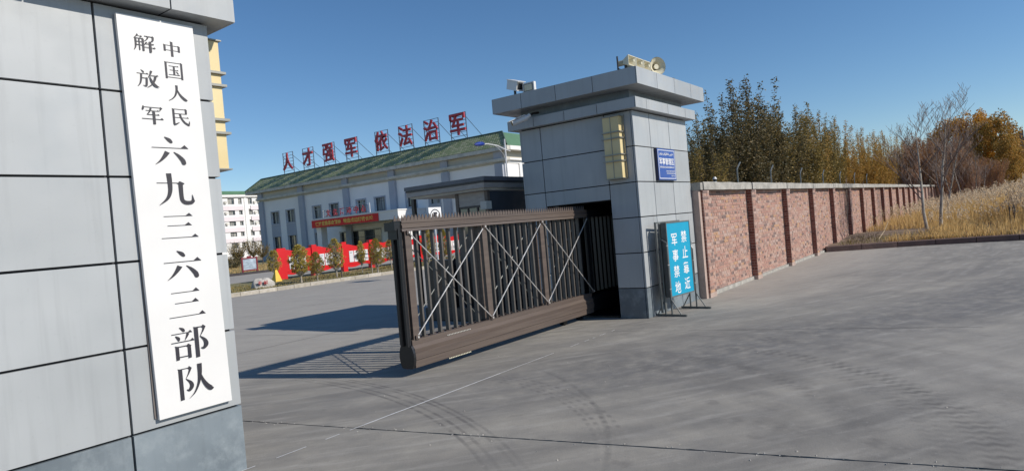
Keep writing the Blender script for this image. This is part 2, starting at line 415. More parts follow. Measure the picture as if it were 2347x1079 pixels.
class MB:
    def __init__(s):
        s.v, s.f, s.m = [], [], []
    def add(s, vs, fs, mi=0):
        b = len(s.v)
        s.v += [tuple(p) for p in vs]
        s.f += [tuple(b+i for i in f) for f in fs]
        s.m += [mi]*len(fs)
        return s
    def box(s, x0, x1, y0, y1, z0, z1, mi=0):
        vs = [(x, y, z) for z in (z0, z1) for (x, y) in ((x0, y0), (x1, y0), (x1, y1), (x0, y1))]
        fs = [(3, 2, 1, 0), (4, 5, 6, 7), (0, 1, 5, 4), (1, 2, 6, 5), (2, 3, 7, 6), (3, 0, 4, 7)]
        return s.add(vs, fs, mi)
    def quad(s, a, b, c, d, mi=0):
        return s.add([a, b, c, d], [(0, 1, 2, 3)], mi)
    def tube(s, p, q, r0, r1=None, n=8, mi=0, caps=True):
        p, q = Vector(p), Vector(q)
        r1 = r0 if r1 is None else r1
        d = (q-p).normalized()
        a = d.orthogonal().normalized()
        b = d.cross(a)
        vs = []
        for c, r in ((p, r0), (q, r1)):
            for i in range(n):
                t = 2*math.pi*i/n
                vs.append(c + a*(math.cos(t)*r) + b*(math.sin(t)*r))
        fs = [(i, (i+1) % n, n+(i+1) % n, n+i) for i in range(n)]
        if caps:
            fs += [tuple(range(n-1, -1, -1)), tuple(range(n, 2*n))]
        return s.add(vs, fs, mi)
    def path(s, pts, rs, n=6, mi=0):
        pts = [Vector(p) for p in pts]
        rings = []
        ref = None
        for i, p in enumerate(pts):
            d = (pts[min(i+1, len(pts)-1)] - pts[max(i-1, 0)]).normalized()
            if ref is None:
                ref = d.orthogonal().normalized()
            a = (ref - d*ref.dot(d)).normalized()
            ref = a
            b = d.cross(a)
            r = rs[i] if not isinstance(rs, (int, float)) else rs
            rings.append([p + a*(math.cos(2*math.pi*k/n)*r) + b*(math.sin(2*math.pi*k/n)*r) for k in range(n)])
        vs = [v for rg in rings for v in rg]
        fs = []
        for i in range(len(pts)-1):
            for k in range(n):
                fs.append((i*n+k, i*n+(k+1) % n, (i+1)*n+(k+1) % n, (i+1)*n+k))
        fs += [tuple(range(n-1, -1, -1)), tuple(range((len(pts)-1)*n, len(pts)*n))]
        return s.add(vs, fs, mi)
    def prism(s, poly, axis, a0, a1, mi=0):
        """poly: 2D points; extruded along axis 0/1/2 from a0 to a1"""
        n = len(poly)
        def P(u, v, w):
            return ((w, u, v), (u, w, v), (u, v, w))[axis]
        vs = [P(u, v, a0) for u, v in poly] + [P(u, v, a1) for u, v in poly]
        fs = [tuple(range(n-1, -1, -1)), tuple(range(n, 2*n))] + [(i, (i+1) % n, n+(i+1) % n, n+i) for i in range(n)]
        return s.add(vs, fs, mi)
    def mesh(s, name, mats, origin=(0, 0, 0)):
        me = bpy.data.meshes.new(name)
        ox, oy, oz = origin
        me.from_pydata([(x-ox, y-oy, z-oz) for x, y, z in s.v], [], s.f)
        for m in (mats if isinstance(mats, (list, tuple)) else [mats]):
            me.materials.append(m)
        if any(s.m):
            me.polygons.foreach_set('material_index', s.m)
        me.update()
        return me
    def build(s, name, mats, parent=None, loc=None, kind=None, local=False, label=None):
        """vertices are world coordinates unless local"""
        if parent is not None:
            off = OFF[parent.name]
        else:
            off = loc or (0, 0, 0)
        me = s.mesh(name, mats, (0, 0, 0) if local else off)
        o = bpy.data.objects.new(name, me)
        COL.objects.link(o)
        if parent is not None:
            o.parent = parent
            OFF[o.name] = off
        else:
            o.location = off
            OFF[o.name] = off
        if kind:
            o['kind'] = kind
        if label:
            o['label'] = label
        return o

def thing(name, label, cat, loc=(0, 0, 0), group=None, rotz=0):
    o = bpy.data.objects.new(name, None)
    o.empty_display_size = 0.3
    COL.objects.link(o)
    o.location = loc
    o.rotation_euler = (0, 0, rotz)
    OFF[o.name] = tuple(loc)
    return tag(o, label, cat, group)

def tag(o, label, cat, group=None):
    o['label'] = label
    o['category'] = cat
    if group:
        o['group'] = group
    return o

def struct(o):
    o['kind'] = 'structure'
    return o

def place(me, name, parent, loc=(0, 0, 0), kind=None):
    o = bpy.data.objects.new(name, me)
    COL.objects.link(o)
    o.parent = parent
    if parent is not None:
        OFF[o.name] = OFF[parent.name]
    o.location = loc
    if kind:
        o['kind'] = kind
    return o

def copy_thing(root, loc, label, rotz=0.0, scale=1.0, group=None):
    r = root.copy()
    COL.objects.link(r)
    r.location = loc
    r.rotation_euler = (0, 0, rotz)
    r.scale = (scale,)*3 if isinstance(scale, (int, float)) else scale
    r['label'] = label
    if group:
        r['group'] = group
    for ch in list(root.children):
        c = ch.copy()
        COL.objects.link(c)
        c.parent = r
        for g in list(ch.children):
            d = g.copy()
            COL.objects.link(d)
            d.parent = c
    return r

_text_cache = {}
def text_polys(body, bold=0.02):
    """triangulated flat outline of a string: (verts, faces), fitted to its own bounds 0..1"""
    key = (body, bold)
    if key in _text_cache:
        return _text_cache[key]
    cu = bpy.data.curves.new('lettering', 'FONT')
    cu.body = body
    cu.resolution_u = 3
    cu.offset = bold
    ob = bpy.data.objects.new('lettering', cu)
    COL.objects.link(ob)
    dg = bpy.context.evaluated_depsgraph_get()
    me = ob.evaluated_get(dg).to_mesh()
    vs = [(v.co.x, v.co.y) for v in me.vertices]
    fs = [tuple(p.vertices) for p in me.polygons]
    bpy.data.objects.remove(ob)
    bpy.data.curves.remove(cu)
    x0, x1 = min(v[0] for v in vs), max(v[0] for v in vs)
    y0, y1 = min(v[1] for v in vs), max(v[1] for v in vs)
    vs = [((x-x0)/(x1-x0), (y-y0)/(y1-y0)) for x, y in vs]
    _text_cache[key] = (vs, fs)
    return vs, fs

def add_text(mb, body, origin, right, up, w, h, bold=0.02, depth=0.0, mi=0, mi_side=None):
    """flat (or extruded towards the viewer by depth) lettering in the box w x h from origin"""
    vs, fs = text_polys(body, bold)
    o, r, u = Vector(origin), Vector(right), Vector(up)
    n = r.cross(u)
    front = [o + r*(x*w) + u*(y*h) + n*depth for x, y in vs]
    mb.add(front, fs, mi)
    if depth:
        back = [p - n*depth for p in front]
        b = len(mb.v)
        edges = {}
        for f in fs:
            for i in range(len(f)):
                e = (f[i], f[(i+1) % len(f)])
                edges[e] = 1
        side = [e for e in edges if (e[1], e[0]) not in edges]
        nv = len(front)
        mb.add(front+back, [(e[0], e[0]+nv, e[1]+nv, e[1]) for e in side], mi if mi_side is None else mi_side)

XP, YP, ZP = (1, 0, 0), (0, 1, 0), (0, 0, 1)
YM = (0, -1, 0)

# ------------------------------------------------------------------ ground
mb = MB()
mb.quad((-3000, -3000, -0.06), (3000, -3000, -0.06), (3000, 3000, -0.06), (-3000, 3000, -0.06))
struct(mb.build('ground', M['far_field']))

KERB = [(22.1, 4.34), (22.45, 3.45), (22.8, 2.7), (23.05, 2.0), (23.22, 1.2), (23.34, 0.3), (23.42, -0.6), (23.6, -2.0), (24.0, -4.0), (24.8, -7.0), (26.2, -12.0), (30.0, -22.0), (38.0, -40.0)]
jx = lambda y: 3.372 + (5.835-y)*(4.553-3.372)/5.862
random.seed(3)
mb = MB()
# two cast slabs with an open joint between them; joint edges chipped
ys = [-40, -14]
y = -3.0
while y < 9.0:
    ys.append(y)
    y += random.uniform(0.03, 0.09)
ys += [9.0, 14, 22.0]
lv, rv = [], []
for y in ys:
    g = 0.011 + (random.random()**3)*0.012
    lv.append((jx(y) - g*random.uniform(0.5, 1.0), y))
    rv.append((jx(y) + g*random.uniform(0.5, 1.0), y))
for a, b_ in zip(lv[:-1], lv[1:]):
    mb.quad((-60, a[1], 0), (a[0], a[1], 0), (b_[0], b_[1], 0), (-60, b_[1], 0))
    mb.quad((a[0], a[1], 0), (a[0], a[1], -0.05), (b_[0], b_[1], -0.05), (b_[0], b_[1], 0))
for a, b_ in zip(rv[:-1], rv[1:]):
    mb.quad((a[0], a[1], 0), (22.1, a[1], 0), (22.1, b_[1], 0), (b_[0], b_[1], 0))
    mb.quad((a[0], a[1], -0.05), (a[0], a[1], 0), (b_[0], b_[1], 0), (b_[0], b_[1], -0.05))
pts = [(22.1, -40)] + [(KERB[-1][0], -40)] + list(reversed(KERB)) + [(22.1, 4.34)]
kv = [(22.1, p[1], 0) for p in KERB] + [(p[0], p[1], 0) for p in KERB]
n = len(KERB)
mb.add(kv, [(i+1, n+i+1, n+i, i) for i in range(n-1)])
mb.quad((22.1, 4.9, 0), (60, 4.9, 0), (60, 22, 0), (22.1, 22, 0))
struct(mb.build('concrete_pavement', M['concrete']))
mb = MB()
mb.quad((jx(-40)-.1, -40, -0.045), (jx(-40)+.1, -40, -0.045), (jx(22)+.1, 22, -0.045), (jx(22)-.1, 22, -0.045))
struct(mb.build('joint_filler', M['joint']))
# chalky sealed joint between two pours
random.seed(8)
mb = MB()
x = -1.0
while x < 8.6:
    L_ = random.uniform(0.05, 0.18)
    w = 0.0045 if x < 3.6 or x > 5.6 else 0.0075
    if x < 3.6 and random.random() < 0.45 or x > 5.9 and random.random() < 0.5:
        x += L_
        continue
    y = 4.54 + random.uniform(-.002, .002)
    mb.quad((x, y-w, 0.004), (x+L_, y-w*random.uniform(.6, 1.3), 0.004), (x+L_, y+w, 0.004), (x, y+w*random.uniform(.6, 1.2), 0.004))
    x += L_
struct(mb.build('sealed_joint_line', M['white_paint']))
# narrow saw-cut joints of the other slabs, worn and partly filled with dust
random.seed(12)
mb = MB()
for k in (1, 2, 3):
    y = -12.0
    while y < 21.5:
        L_ = random.uniform(.15, .6)
        if (y < 4.2 or jx(y)+4.67*k < 11.5) and random.random() < .86:
            w = random.uniform(.003, .007)
            x0_, x1_ = jx(y)+4.67*k, jx(y+L_)+4.67*k
            if x1_ < 22.0:
                mb.quad((x0_-w, y, .003), (x0_+w, y, .003), (x1_+w, y+L_, .003), (x1_-w, y+L_, .003))
        y += L_
for yy in (9.7, 14.8, 19.6):
    mb.quad((4.0, yy-.006, .003), (22, yy-.006, .003), (22, yy+.006, .003), (4.0, yy+.006, .003))
M['cut'] = simple('dusty_saw_cut', (0.10, 0.095, 0.09), 0.95, col2=(0.20, 0.19, 0.18), scale=3)
struct(mb.build('saw_cut_joints', M['cut']))
# grit lying on the paving
random.seed(5)
mb = MB()
for i in range(260):
    x, y = random.uniform(3.0, 12), random.uniform(-1.5, 9)
    if i < 110:
        y = random.uniform(-0.5, 5.8); x = jx(y) + random.gauss(0, 0.035)
    r = random.uniform(0.003, 0.009)
    a = random.random()*6
    mb.add([(x+r*math.cos(a+k*2.1), y+r*math.sin(a+k*2.1), 0.001) for k in range(3)] + [(x, y, r*1.1)], [(0, 1, 3), (1, 2, 3), (2, 0, 3)])
o = mb.build('gravel', M['stone'], kind='stuff')
o['label'] = 'loose grit scattered on the concrete and along the open joint'

# inner road, planted bed, lawn
mb = MB(); mb.quad((-60, 29.4, 0.0), (60, 29.4, 0.0), (60, 41.0, 0.0), (-60, 41.0, 0.0))
struct(mb.build('inner_road', M['concrete']))
mb = MB(); mb.box(-60, 60, 22.12, 29.4, -0.05, 0.10)
struct(mb.build('planting_bed_soil', M['bed']))
mb = MB(); mb.quad((-60, 41.2, 0.06), (49.8, 41.2, 0.06), (49.8, 149, 0.06), (-60, 149, 0.06))
struct(mb.build('lawn', M['bed']))
mb = MB()
mb.quad((11.7, 4.6, -0.01), (200, 4.6, -0.01), (200, 30, -0.01), (11.7, 30, -0.01))
struct(mb.build('soil_behind_wall', M['soil']))
# waste ground beyond the kerb, gently mounded
def field_z(x, y):
    kx = np.interp(-y, [-p[1] for p in KERB], [p[0] for p in KERB])
    d = np.clip(x-kx-0.16, 0, 30)
    return 0.13 + 0.10*np.clip(d/3, 0, 1) + 0.05*np.sin(x*1.3+y*0.9)*np.clip(d/2, 0, 1)
nx, ny = 70, 60
mb = MB()
ysg = [4.4 - (44.4)*(j/(ny-1))**1.6 for j in range(ny)]
vs = []
for j in range(ny):
    kx = float(np.interp(-ysg[j], [-p[1] for p in KERB], [p[0] for p in KERB]))+0.15
    for i in range(nx):
        x = kx + (140-kx)*(i/(nx-1))**2.2
        vs.append((x, ysg[j], float(field_z(x, ysg[j]))))
mb.add(vs, [(j*nx+i, (j+1)*nx+i, (j+1)*nx+i+1, j*nx+i+1) for j in range(ny-1) for i in range(nx-1)])
struct(mb.build('waste_ground', M['soil']))

# kerbs
def kerb_run(path, w, h, length, name, mat, inward=1, jitter=0.0):
    root = bpy.data.objects.new(name, None)
    COL.objects.link(root)
    root.location = (path[0][0], path[0][1], 0)
    OFF[root.name] = (path[0][0], path[0][1], 0)
    root['kind'] = 'structure'
    P = [Vector((p[0], p[1])) for p in path]
    acc = [0]
    for a, b_ in zip(P[:-1], P[1:]):
        acc.append(acc[-1] + (b_-a).length)
    def at(s):
        for i in range(len(P)-1):
            if s <= acc[i+1] or i == len(P)-2:
                t = (s-acc[i])/(acc[i+1]-acc[i])
                return P[i].lerp(P[i+1], t)
    s = 0
    while s < acc[-1]-0.1:
        e = min(s+length, acc[-1])
        a, b_ = at(s+0.008), at(e-0.008)
        d = (b_-a).normalized()
        nn = Vector((-d.y, d.x))*inward
        hh = h + random.uniform(-jitter, jitter)
        c = 0.02
        vs = []
        for q in (a, b_):
            for off, z in ((0, -0.04), (w, -0.04), (w, hh), (c, hh), (0, hh-c)):
                vs.append((q.x+nn.x*off, q.y+nn.y*off, z))
        m2 = MB()
        m2.add(vs, [(0, 1, 2, 3, 4), (9, 8, 7, 6, 5)] + [(i, 5+i, 5+(i+1) % 5, (i+1) % 5) for i in range(5)])
        m2.build('kerb_stone', mat, root)
        s = e
    return root
random.seed(2)
kerb_run(KERB, 0.15, 0.17, 1.0, 'brown_kerb', M['kerb_brown'], 1, 0.004)
kerb_run([(-8, 22.0), (40, 22.0)], 0.13, 0.14, 0.75, 'bed_kerb', M['kerb_pale'], 1, 0.006)
mb = MB(); mb.box(-60, 49, 41.0, 41.2, -0.02, 0.16)
struct(mb.build('lawn_kerb', M['hedge_dark']))

# ------------------------------------------------------------------ gate pillars
ROWS = [0.0, 0.48, 1.035, 1.595, 2.15, 2.71, 3.27]
def panel(root, face, a0, a1, z0, z1, plane, mat, side=-1, g=0.008, t=0.03):
    """one cladding panel. face 'x': lies in a plane y=plane, a = x; face 'y': plane x=plane, a = y; side: outward sign"""
    m_ = MB()
    p0, p1 = (plane, plane - side*t)
    lo, hi = min(p0, p1), max(p0, p1)
    if face == 'x':
        m_.box(a0+g, a1-g, lo, hi, z0+g, z1-g)
    else:
        m_.box(lo, hi, a0+g, a1-g, z0+g, z1-g)
    return m_.build('panel', mat, root)

def make_pillar(x0, x1, y0, y1, gate_side, open_z, cols_front, label, ohx):
    root = thing('gate_pillar', label, 'gate pillar', ((x0+x1)/2, (y0+y1)/2, 0))
    t = 0.03
    xi0, xi1, yi0, yi1 = x0+t, x1-t, y0+t, y1-t
    core = MB()
    if open_z:
        core.box(xi0, xi1, yi0, 4.97, 0, 3.28)
        core.box(xi0, xi1, 6.21, yi1, 0, 3.28)
        core.box(xi0, xi1, 4.97, 6.21, open_z, 3.28)
        core.box(xi1-0.05, xi1-0.001, 4.97, 6.21, 0, open_z)
    else:
        core.box(xi0, xi1, yi0, yi1, 0, 3.28)
    core.build('core', M['joint'], root)
    for i in range(6):
        mat = M['clad_base'] if i == 0 else M['clad']
        z0, z1 = ROWS[i], ROWS[i+1]
        if i == 0:
            z0 = 0.002 - 0.008
        for a0, a1 in zip(cols_front[:-1], cols_front[1:]):
            panel(root, 'x', a0 + (0.03 if a0 == x0 else 0)*0, a1, z0, z1, y0, mat, -1)
            panel(root, 'x', a0, a1, z0, z1, y1, mat, 1)
        ycols = [y0+t+0.001, 4.97, 6.21, y1-t-0.001]
        for a0, a1 in zip(ycols[:-1], ycols[1:]):
            for plane, side in ((x0, -1), (x1, 1)):
                if open_z and plane == x0 and a0 == 4.97:
                    if z1 < open_z:
                        continue
                    if z0 < open_z:
                        panel(root, 'y', a0, a1, open_z, z1, plane, mat, side)
                        continue
                panel(root, 'y', a0, a1, z0, z1, plane, mat, side)
    # ledge, neck and overhanging top, each faced with panels
    nb = MB(); nb.box(x0+0.04, x1-0.04, y0+0.04, y1-0.04, 3.281, 3.602)
    nb.build('neck', M['clad_base'], root)  # dark plinth colour stands in for deep shade under the cap
    def cap(dx, z0, z1, name, xs):
        cx0, cx1, cy0, cy1 = x0-dx[0], x1+dx[1], y0-dx[2], y1+dx[3]
        c = MB(); c.box(cx0+0.012, cx1-0.012, cy0+0.012, cy1-0.012, z0+0.004, z1-0.004)
        o = c.build(name, M['joint'], root)
        def run(face, a0, a1, plane, side, cuts):
            cs = [a0]+cuts+[a1]
            for q0, q1 in zip(cs[:-1], cs[1:]):
                m_ = MB()
                p0, p1 = plane, plane - side*0.012
                lo, hi = min(p0, p1), max(p0, p1)
                if face == 'x':
                    m_.box(q0+0.005, q1-0.005, lo, hi, z0, z1)
                else:
                    m_.box(lo, hi, q0+0.005, q1-0.005, z0, z1)
                m_.build('fascia_panel', M['clad'], o)
        run('x', cx0, cx1, cy0, -1, xs)
        run('x', cx0, cx1, cy1, 1, xs)
        yc = [cy0+0.013+(cy1-cy0)*k for k in (0.27, 0.52, 0.77)]
        run('y', cy0+0.013, cy1-0.013, cx0, -1, yc)
        run('y', cy0+0.013, cy1-0.013, cx1, 1, yc)
        m_ = MB()
        cs = [cx0]+xs+[cx1]
        for q0, q1 in zip(cs[:-1], cs[1:]):
            m_.box(q0+0.006, q1-0.006, cy0+0.013, cy1-0.013, z0+0.001, z0+0.003)
        m_.build('soffit', M['clad'], o)
        m_ = MB(); m_.box(cx0+0.004, cx1-0.004, cy0+0.004, cy1-0.004, z1, z1+0.006)
        m_.build('top_sheet', M['clad'], o)
    w = x1-x0
    cap((0.14, 0.14, 0.14, 0.14), 3.28, 3.44, 'ledge', [x0+w*.12, x0+w*.5, x0+w*.85])
    cap(ohx, 3.60, 3.85, 'cap', [x0+w*.2, x0+w*.52, x0+w*.85])
    return root

PR = make_pillar(9.43, 11.63, 4.475, 6.65, -1, 1.905, [9.43, 10.04, 10.83, 11.63],
                 'right gate pillar of grey panels with overhanging top, swallowing the sliding gate', (0.30, 0.31, 0.27, 0.32))
PL = make_pillar(0.42, 2.623, 4.55, 6.75, 1, None, [0.42, 1.12, 1.858, 2.623],
                 'huge grey panelled gate pillar at the left edge carrying the long white name board', (0.30, 0.30, 0.27, 0.30))

# dark gate housing inside the right pillar
mb = MB()
mb.box(9.52, 9.60, 6.02, 6.10, 0, 1.9); mb.box(9.7, 9.78, 4.99, 5.05, 0, 1.9)
mb.box(9.9, 9.96, 6.1, 6.16, 0, 1.9)
mb.build('guide_post', M['black_metal'], PR)
mb = MB(); mb.box(9.46, 11.5, 5.0, 6.18, 0.002, 0.03)
mb.build('track_plate', M['black_metal'], PR)

# ------------------------------------------------------------------ wall lamps on both pillars
def wall_lamp(side, px, label):
    """side: direction in x the lamp faces, px: plane of the pillar face"""
    root = thing('wall_lamp', label, 'wall lamp', (px, 4.80, 2.23))
    x = lambda d: px + side*d
    def bx(m_, d0, d1, y0, y1, z0, z1):
        a, b_ = x(d0), x(d1)
        m_.box(min(a, b_), max(a, b_), y0, y1, z0, z1)
    m_ = MB(); bx(m_, 0, 0.02, 4.62, 4.965, 2.215, 3.215); m_.build('back_plate', M['lamp_band'], root)
    zs = [2.235, 2.465, 2.545, 2.80, 2.90, 3.195]
    m_ = MB(); bx(m_, 0.02, 0.13, 4.655, 4.795, 2.235, 3.195); m_.build('diffuser', M['lamp_yellow'], root)
    m_ = MB(); bx(m_, 0.02, 0.13, 4.805, 4.935, 2.235, 3.195); m_.build('diffuser', M['lamp_yellow'], root)
    m_ = MB(); bx(m_, 0.02, 0.137, 4.7952, 4.8048, 2.23, 3.2); m_.build('centre_rib', M['lamp_band'], root)
    for z in (2.50, 2.60, 2.86, 2.955):
        m_ = MB(); bx(m_, 0.02, 0.16, 4.63, 4.96, z-0.009, z+0.009); m_.build('band', M['lamp_band'], root)
    m_ = MB(); bx(m_, 0.02, 0.15, 4.64, 4.95, 3.197, 3.207); m_.build('band', M['lamp_band'], root)
    m_ = MB(); bx(m_, 0.02, 0.15, 4.64, 4.95, 2.223, 2.233); m_.build('band', M['lamp_band'], root)
wall_lamp(-1, 9.43, 'yellow box wall lamp on the shaded face of the right gate pillar')
wall_lamp(1, 2.623, 'yellow wall lamp seen edge-on at the far side of the left gate pillar')

# ------------------------------------------------------------------ name board with brushed characters
def smooth(pts, n=7):
    P = [Vector(p) for p in pts]
    if len(P) < 3:
        return P
    out = []
    for i in range(len(P)-1):
        p0, p1, p2, p3 = P[max(i-1, 0)], P[i], P[i+1], P[min(i+2, len(P)-1)]
        for k in range(n):
            t = k/n
            out.append(0.5*((2*p1) + (-p0+p2)*t + (2*p0-5*p1+4*p2-p3)*t*t + (-p0+3*p1-3*p2+p3)*t**3))
    out.append(P[-1])
    return out
def S_(*pts):
    P = smooth(pts)
    L, R = [], []
    for i, p in enumerate(P):
        d = Vector((P[min(i+1, len(P)-1)].x-P[max(i-1, 0)].x, P[min(i+1, len(P)-1)].y-P[max(i-1, 0)].y)).normalized()
        w = max(p.z, 0.4)/2
        L.append((p.x-d.y*w, p.y+d.x*w)); R.append((p.x+d.y*w, p.y-d.x*w))
    q = []
    for i in range(len(P)-1):
        q.append([L[i], L[i+1], R[i+1], R[i]])
    # rounded end
    p = P[-1]; w = max(p.z, 0.4)/2
    if w > 1.5:
        q.append([(p.x+w*math.cos(t*math.pi/4), p.y+w*math.sin(t*math.pi/4)) for t in range(8)])
    return q
def H_(x0, x1, y, big=1.0, t=2.6):
    return [[(x0, y-t/2), (x1-4, y-t/2), (x1-4, y+t/2), (x0, y+t/2)],
            [(x1-17*big, y-t/2), (x1-8*big, y-10*big), (x1-1, y-1), (x1, y+t/2), (x1-17*big, y+t/2)]]
def h_(x0, x1, y, t=3):
    return [[(x0, y-t/2), (x1, y-t/2), (x1, y+t/2), (x0, y+t/2)]]
def V_(x, y0, y1, w=10):
    return [[(x-w/2-1.5, y0-2), (x+w/2, y0+1), (x+w/2, y1), (x-w/2, y1+1), (x-w/2, y0+2)]]
def C_(x, y, w=10):
    """shoulder where a horizontal turns down"""
    return [[(x-w, y+1.5), (x-w*0.3, y-6), (x+w*0.75, y+1), (x+w/2, y+5), (x-w/2, y+5)]]
G = {
 '六': S_((36, 0, 3), (47, 9, 12), (53, 17, 10)) + H_(0, 100, 38, 1.25) + S_((41, 52, 15), (32, 68, 11), (20, 84, 6), (6, 97, 1)) + S_((58, 52, 2), (70, 64, 9), (81, 80, 13), (84, 91, 12)),
 '九': H_(2, 60, 30, 0.1) + S_((35, 0, 14), (36, 25, 13), (35, 55, 11), (26, 78, 8), (4, 98, 1)) + C_(66, 30, 12) + S_((64, 33, 12), (64, 70, 11), (66, 84, 11), (74, 91, 12), (88, 91, 11), (94, 86, 10)) + S_((94, 88, 9), (94, 76, 4), (93, 66, 1)),
 '三': H_(10, 88, 12, 1.15) + H_(18, 84, 47, 1.15) + H_(0, 100, 92, 1.15),
 '部': S_((24, 0, 3), (32, 6, 9), (35, 11, 8)) + H_(2, 58, 18, 0.7) + S_((12, 24, 3), (19, 32, 9), (20, 38, 6)) + S_((46, 20, 8), (42, 30, 5), (36, 41, 1)) + H_(0, 62, 44, 0.7) + V_(14, 56, 98, 9) + h_(14, 46, 58) + C_(46, 58, 8) + V_(46, 58, 97, 9) + h_(14, 48, 90) + V_(68, 6, 100, 11) + h_(68, 90, 7) + C_(90, 7, 7) + S_((91, 9, 7), (86, 22, 4), (78, 36, 1)) + S_((78, 36, 2), (90, 50, 9), (93, 64, 12), (86, 74, 8), (78, 72, 2)),
 '队': V_(14, 6, 100, 11) + h_(14, 40, 7) + C_(40, 7, 7) + S_((41, 9, 7), (35, 24, 4), (27, 38, 1)) + S_((27, 38, 2), (39, 52, 9), (41, 64, 11), (34, 74, 8), (27, 71, 2)) + S_((66, 0, 13), (65, 30, 11), (60, 58, 7), (48, 84, 4), (32, 99, 1)) + S_((67, 30, 2), (72, 52, 8), (82, 72, 12), (92, 83, 13), (99, 84, 3)),
 '中': V_(50, 0, 102, 12) + V_(12, 24, 68, 10) + h_(12, 88, 27) + C_(88, 27, 9) + V_(88, 27, 66, 10) + h_(12, 88, 60),
 '国': V_(7, 5, 100, 10) + h_(7, 92, 7) + C_(92, 7, 8) + V_(92, 7, 100, 10) + h_(7, 92, 92) + H_(23, 76, 27, 0.5) + H_(27, 74, 50, 0.5) + H_(20, 80, 77, 0.5) + V_(50, 27, 77, 9) + S_((60, 57, 2), (67, 62, 6), (70, 68, 6)),
 '人': S_((48, 0, 12), (47, 30, 10), (38, 62, 7), (22, 84, 4), (2, 98, 1)) + S_((50, 26, 2), (60, 52, 9), (76, 74, 14), (90, 86, 14), (99, 88, 3)),
 '民': V_(16, 6, 94, 10) + h_(16, 80, 8) + C_(80, 8, 8) + V_(80, 8, 32, 9) + h_(16, 82, 33) + H_(16, 92, 55, 0.6) + S_((48, 33, 10), (54, 58, 9), (70, 82, 11), (88, 94, 12)) + S_((88, 96, 9), (93, 84, 4), (94, 72, 1)) + S_((14, 97, 8), (26, 92, 6), (42, 82, 1)),
 '解': S_((22, 0, 7), (16, 12, 4), (4, 26, 1)) + H_(18, 42, 11, 0.5) + S_((38, 11, 6), (32, 20, 2)) + S_((11, 24, 8), (11, 60, 7), (8, 84, 4), (1, 99, 1)) + h_(10, 44, 25) + C_(44, 25, 6) + V_(44, 25, 98, 8) + h_(10, 44, 45) + h_(10, 44, 65) + V_(27, 25, 96, 4) + h_(52, 90, 6) + S_((68, 6, 6), (64, 22, 4), (50, 38, 1)) + C_(91, 6, 6) + S_((91, 8, 7), (89, 28, 6), (80, 34, 3)) + S_((60, 42, 6), (50, 60, 1)) + H_(56, 94, 52, 0.5) + H_(48, 100, 74, 0.6) + V_(76, 38, 102, 9),
 '放': S_((20, 0, 3), (27, 6, 8), (30, 12, 8)) + H_(0, 54, 21, 0.7) + S_((20, 21, 8), (18, 50, 7), (12, 78, 5), (0, 97, 1)) + h_(20, 44, 46) + C_(44, 46, 6) + S_((44, 46, 8), (42, 76, 8), (38, 92, 7), (24, 88, 1)) + S_((68, 0, 9), (62, 20, 5), (50, 42, 1)) + H_(60, 100, 27, 0.6) + S_((87, 27, 9), (80, 54, 8), (66, 80, 4), (44, 99, 1)) + S_((58, 32, 2), (66, 60, 9), (82, 84, 13), (99, 92, 3)),
 '军': S_((10, 4, 4), (8, 18, 8), (5, 26, 6)) + h_(10, 90, 11) + C_(92, 11, 8) + S_((92, 13, 7), (84, 30, 1)) + H_(20, 82, 30, 0.6) + S_((44, 16, 8), (36, 36, 5), (26, 50, 3)) + H_(24, 82, 52, 0.6) + H_(0, 100, 76, 0.9) + V_(56, 34, 104, 11),
}
board = thing('name_board', 'tall white board with black Chinese characters on the left gate pillar', 'sign', (2.24, 4.54, 0.535))
mb = MB()
mb.prism([(2.018, 0.538), (2.527, 0.538), (2.487, 3.222), (1.980, 3.216)], 1, 4.512, 4.540)
mb.build('board_face', M['plaque'], board)
mb = MB(); mb.box(2.0, 2.5, 4.540, 4.549, 0.548, 3.2)
mb.build('backing', M['plaque_back'], board)
def glyph(ch, x0, x1, z1, z0, y=4.5105):
    # strokes of the small characters are relatively heavier
    m_ = MB()
    for i, poly in enumerate(G[ch]):
        yy = y - 0.00006*i
        vs = [(x0 + (x1-x0)*px/100, yy, z1 + (z0-z1)*py/100) for px, py in poly]
        m_.add(vs, [tuple(range(len(vs)))])
    if x1-x0 < .17:          # the small characters are painted with proportionally fatter strokes
        for i, poly in enumerate(G[ch]):
            vs = [(x0 + .0022 + (x1-x0)*px/100, y - .00003 - 0.00006*i, z1 - .0014 + (z0-z1)*py/100) for px, py in poly]
            m_.add(vs, [tuple(range(len(vs)))])
    m_.build('character', M['ink'], board)
for ch, a in (('中', (2.259, 2.387, 3.085, 2.985)), ('国', (2.262, 2.388, 2.948, 2.828)), ('人', (2.268, 2.40, 2.785, 2.672)), ('民', (2.272, 2.408, 2.628, 2.506)),
              ('解', (2.070, 2.212, 3.10, 2.99)), ('放', (2.075, 2.212, 2.862, 2.747)), ('军', (2.082, 2.222, 2.628, 2.508)),
              ('六', (2.127, 2.375, 2.42, 2.225)), ('九', (2.133, 2.390, 2.172, 1.950)), ('三', (2.138, 2.392, 1.900, 1.716)),
              ('六', (2.136, 2.394, 1.640, 1.440)), ('三', (2.140, 2.392, 1.380, 1.175)), ('部', (2.136, 2.392, 1.118, 0.898)), ('队', (2.142, 2.400, 0.852, 0.628))):
    glyph(ch, *a)

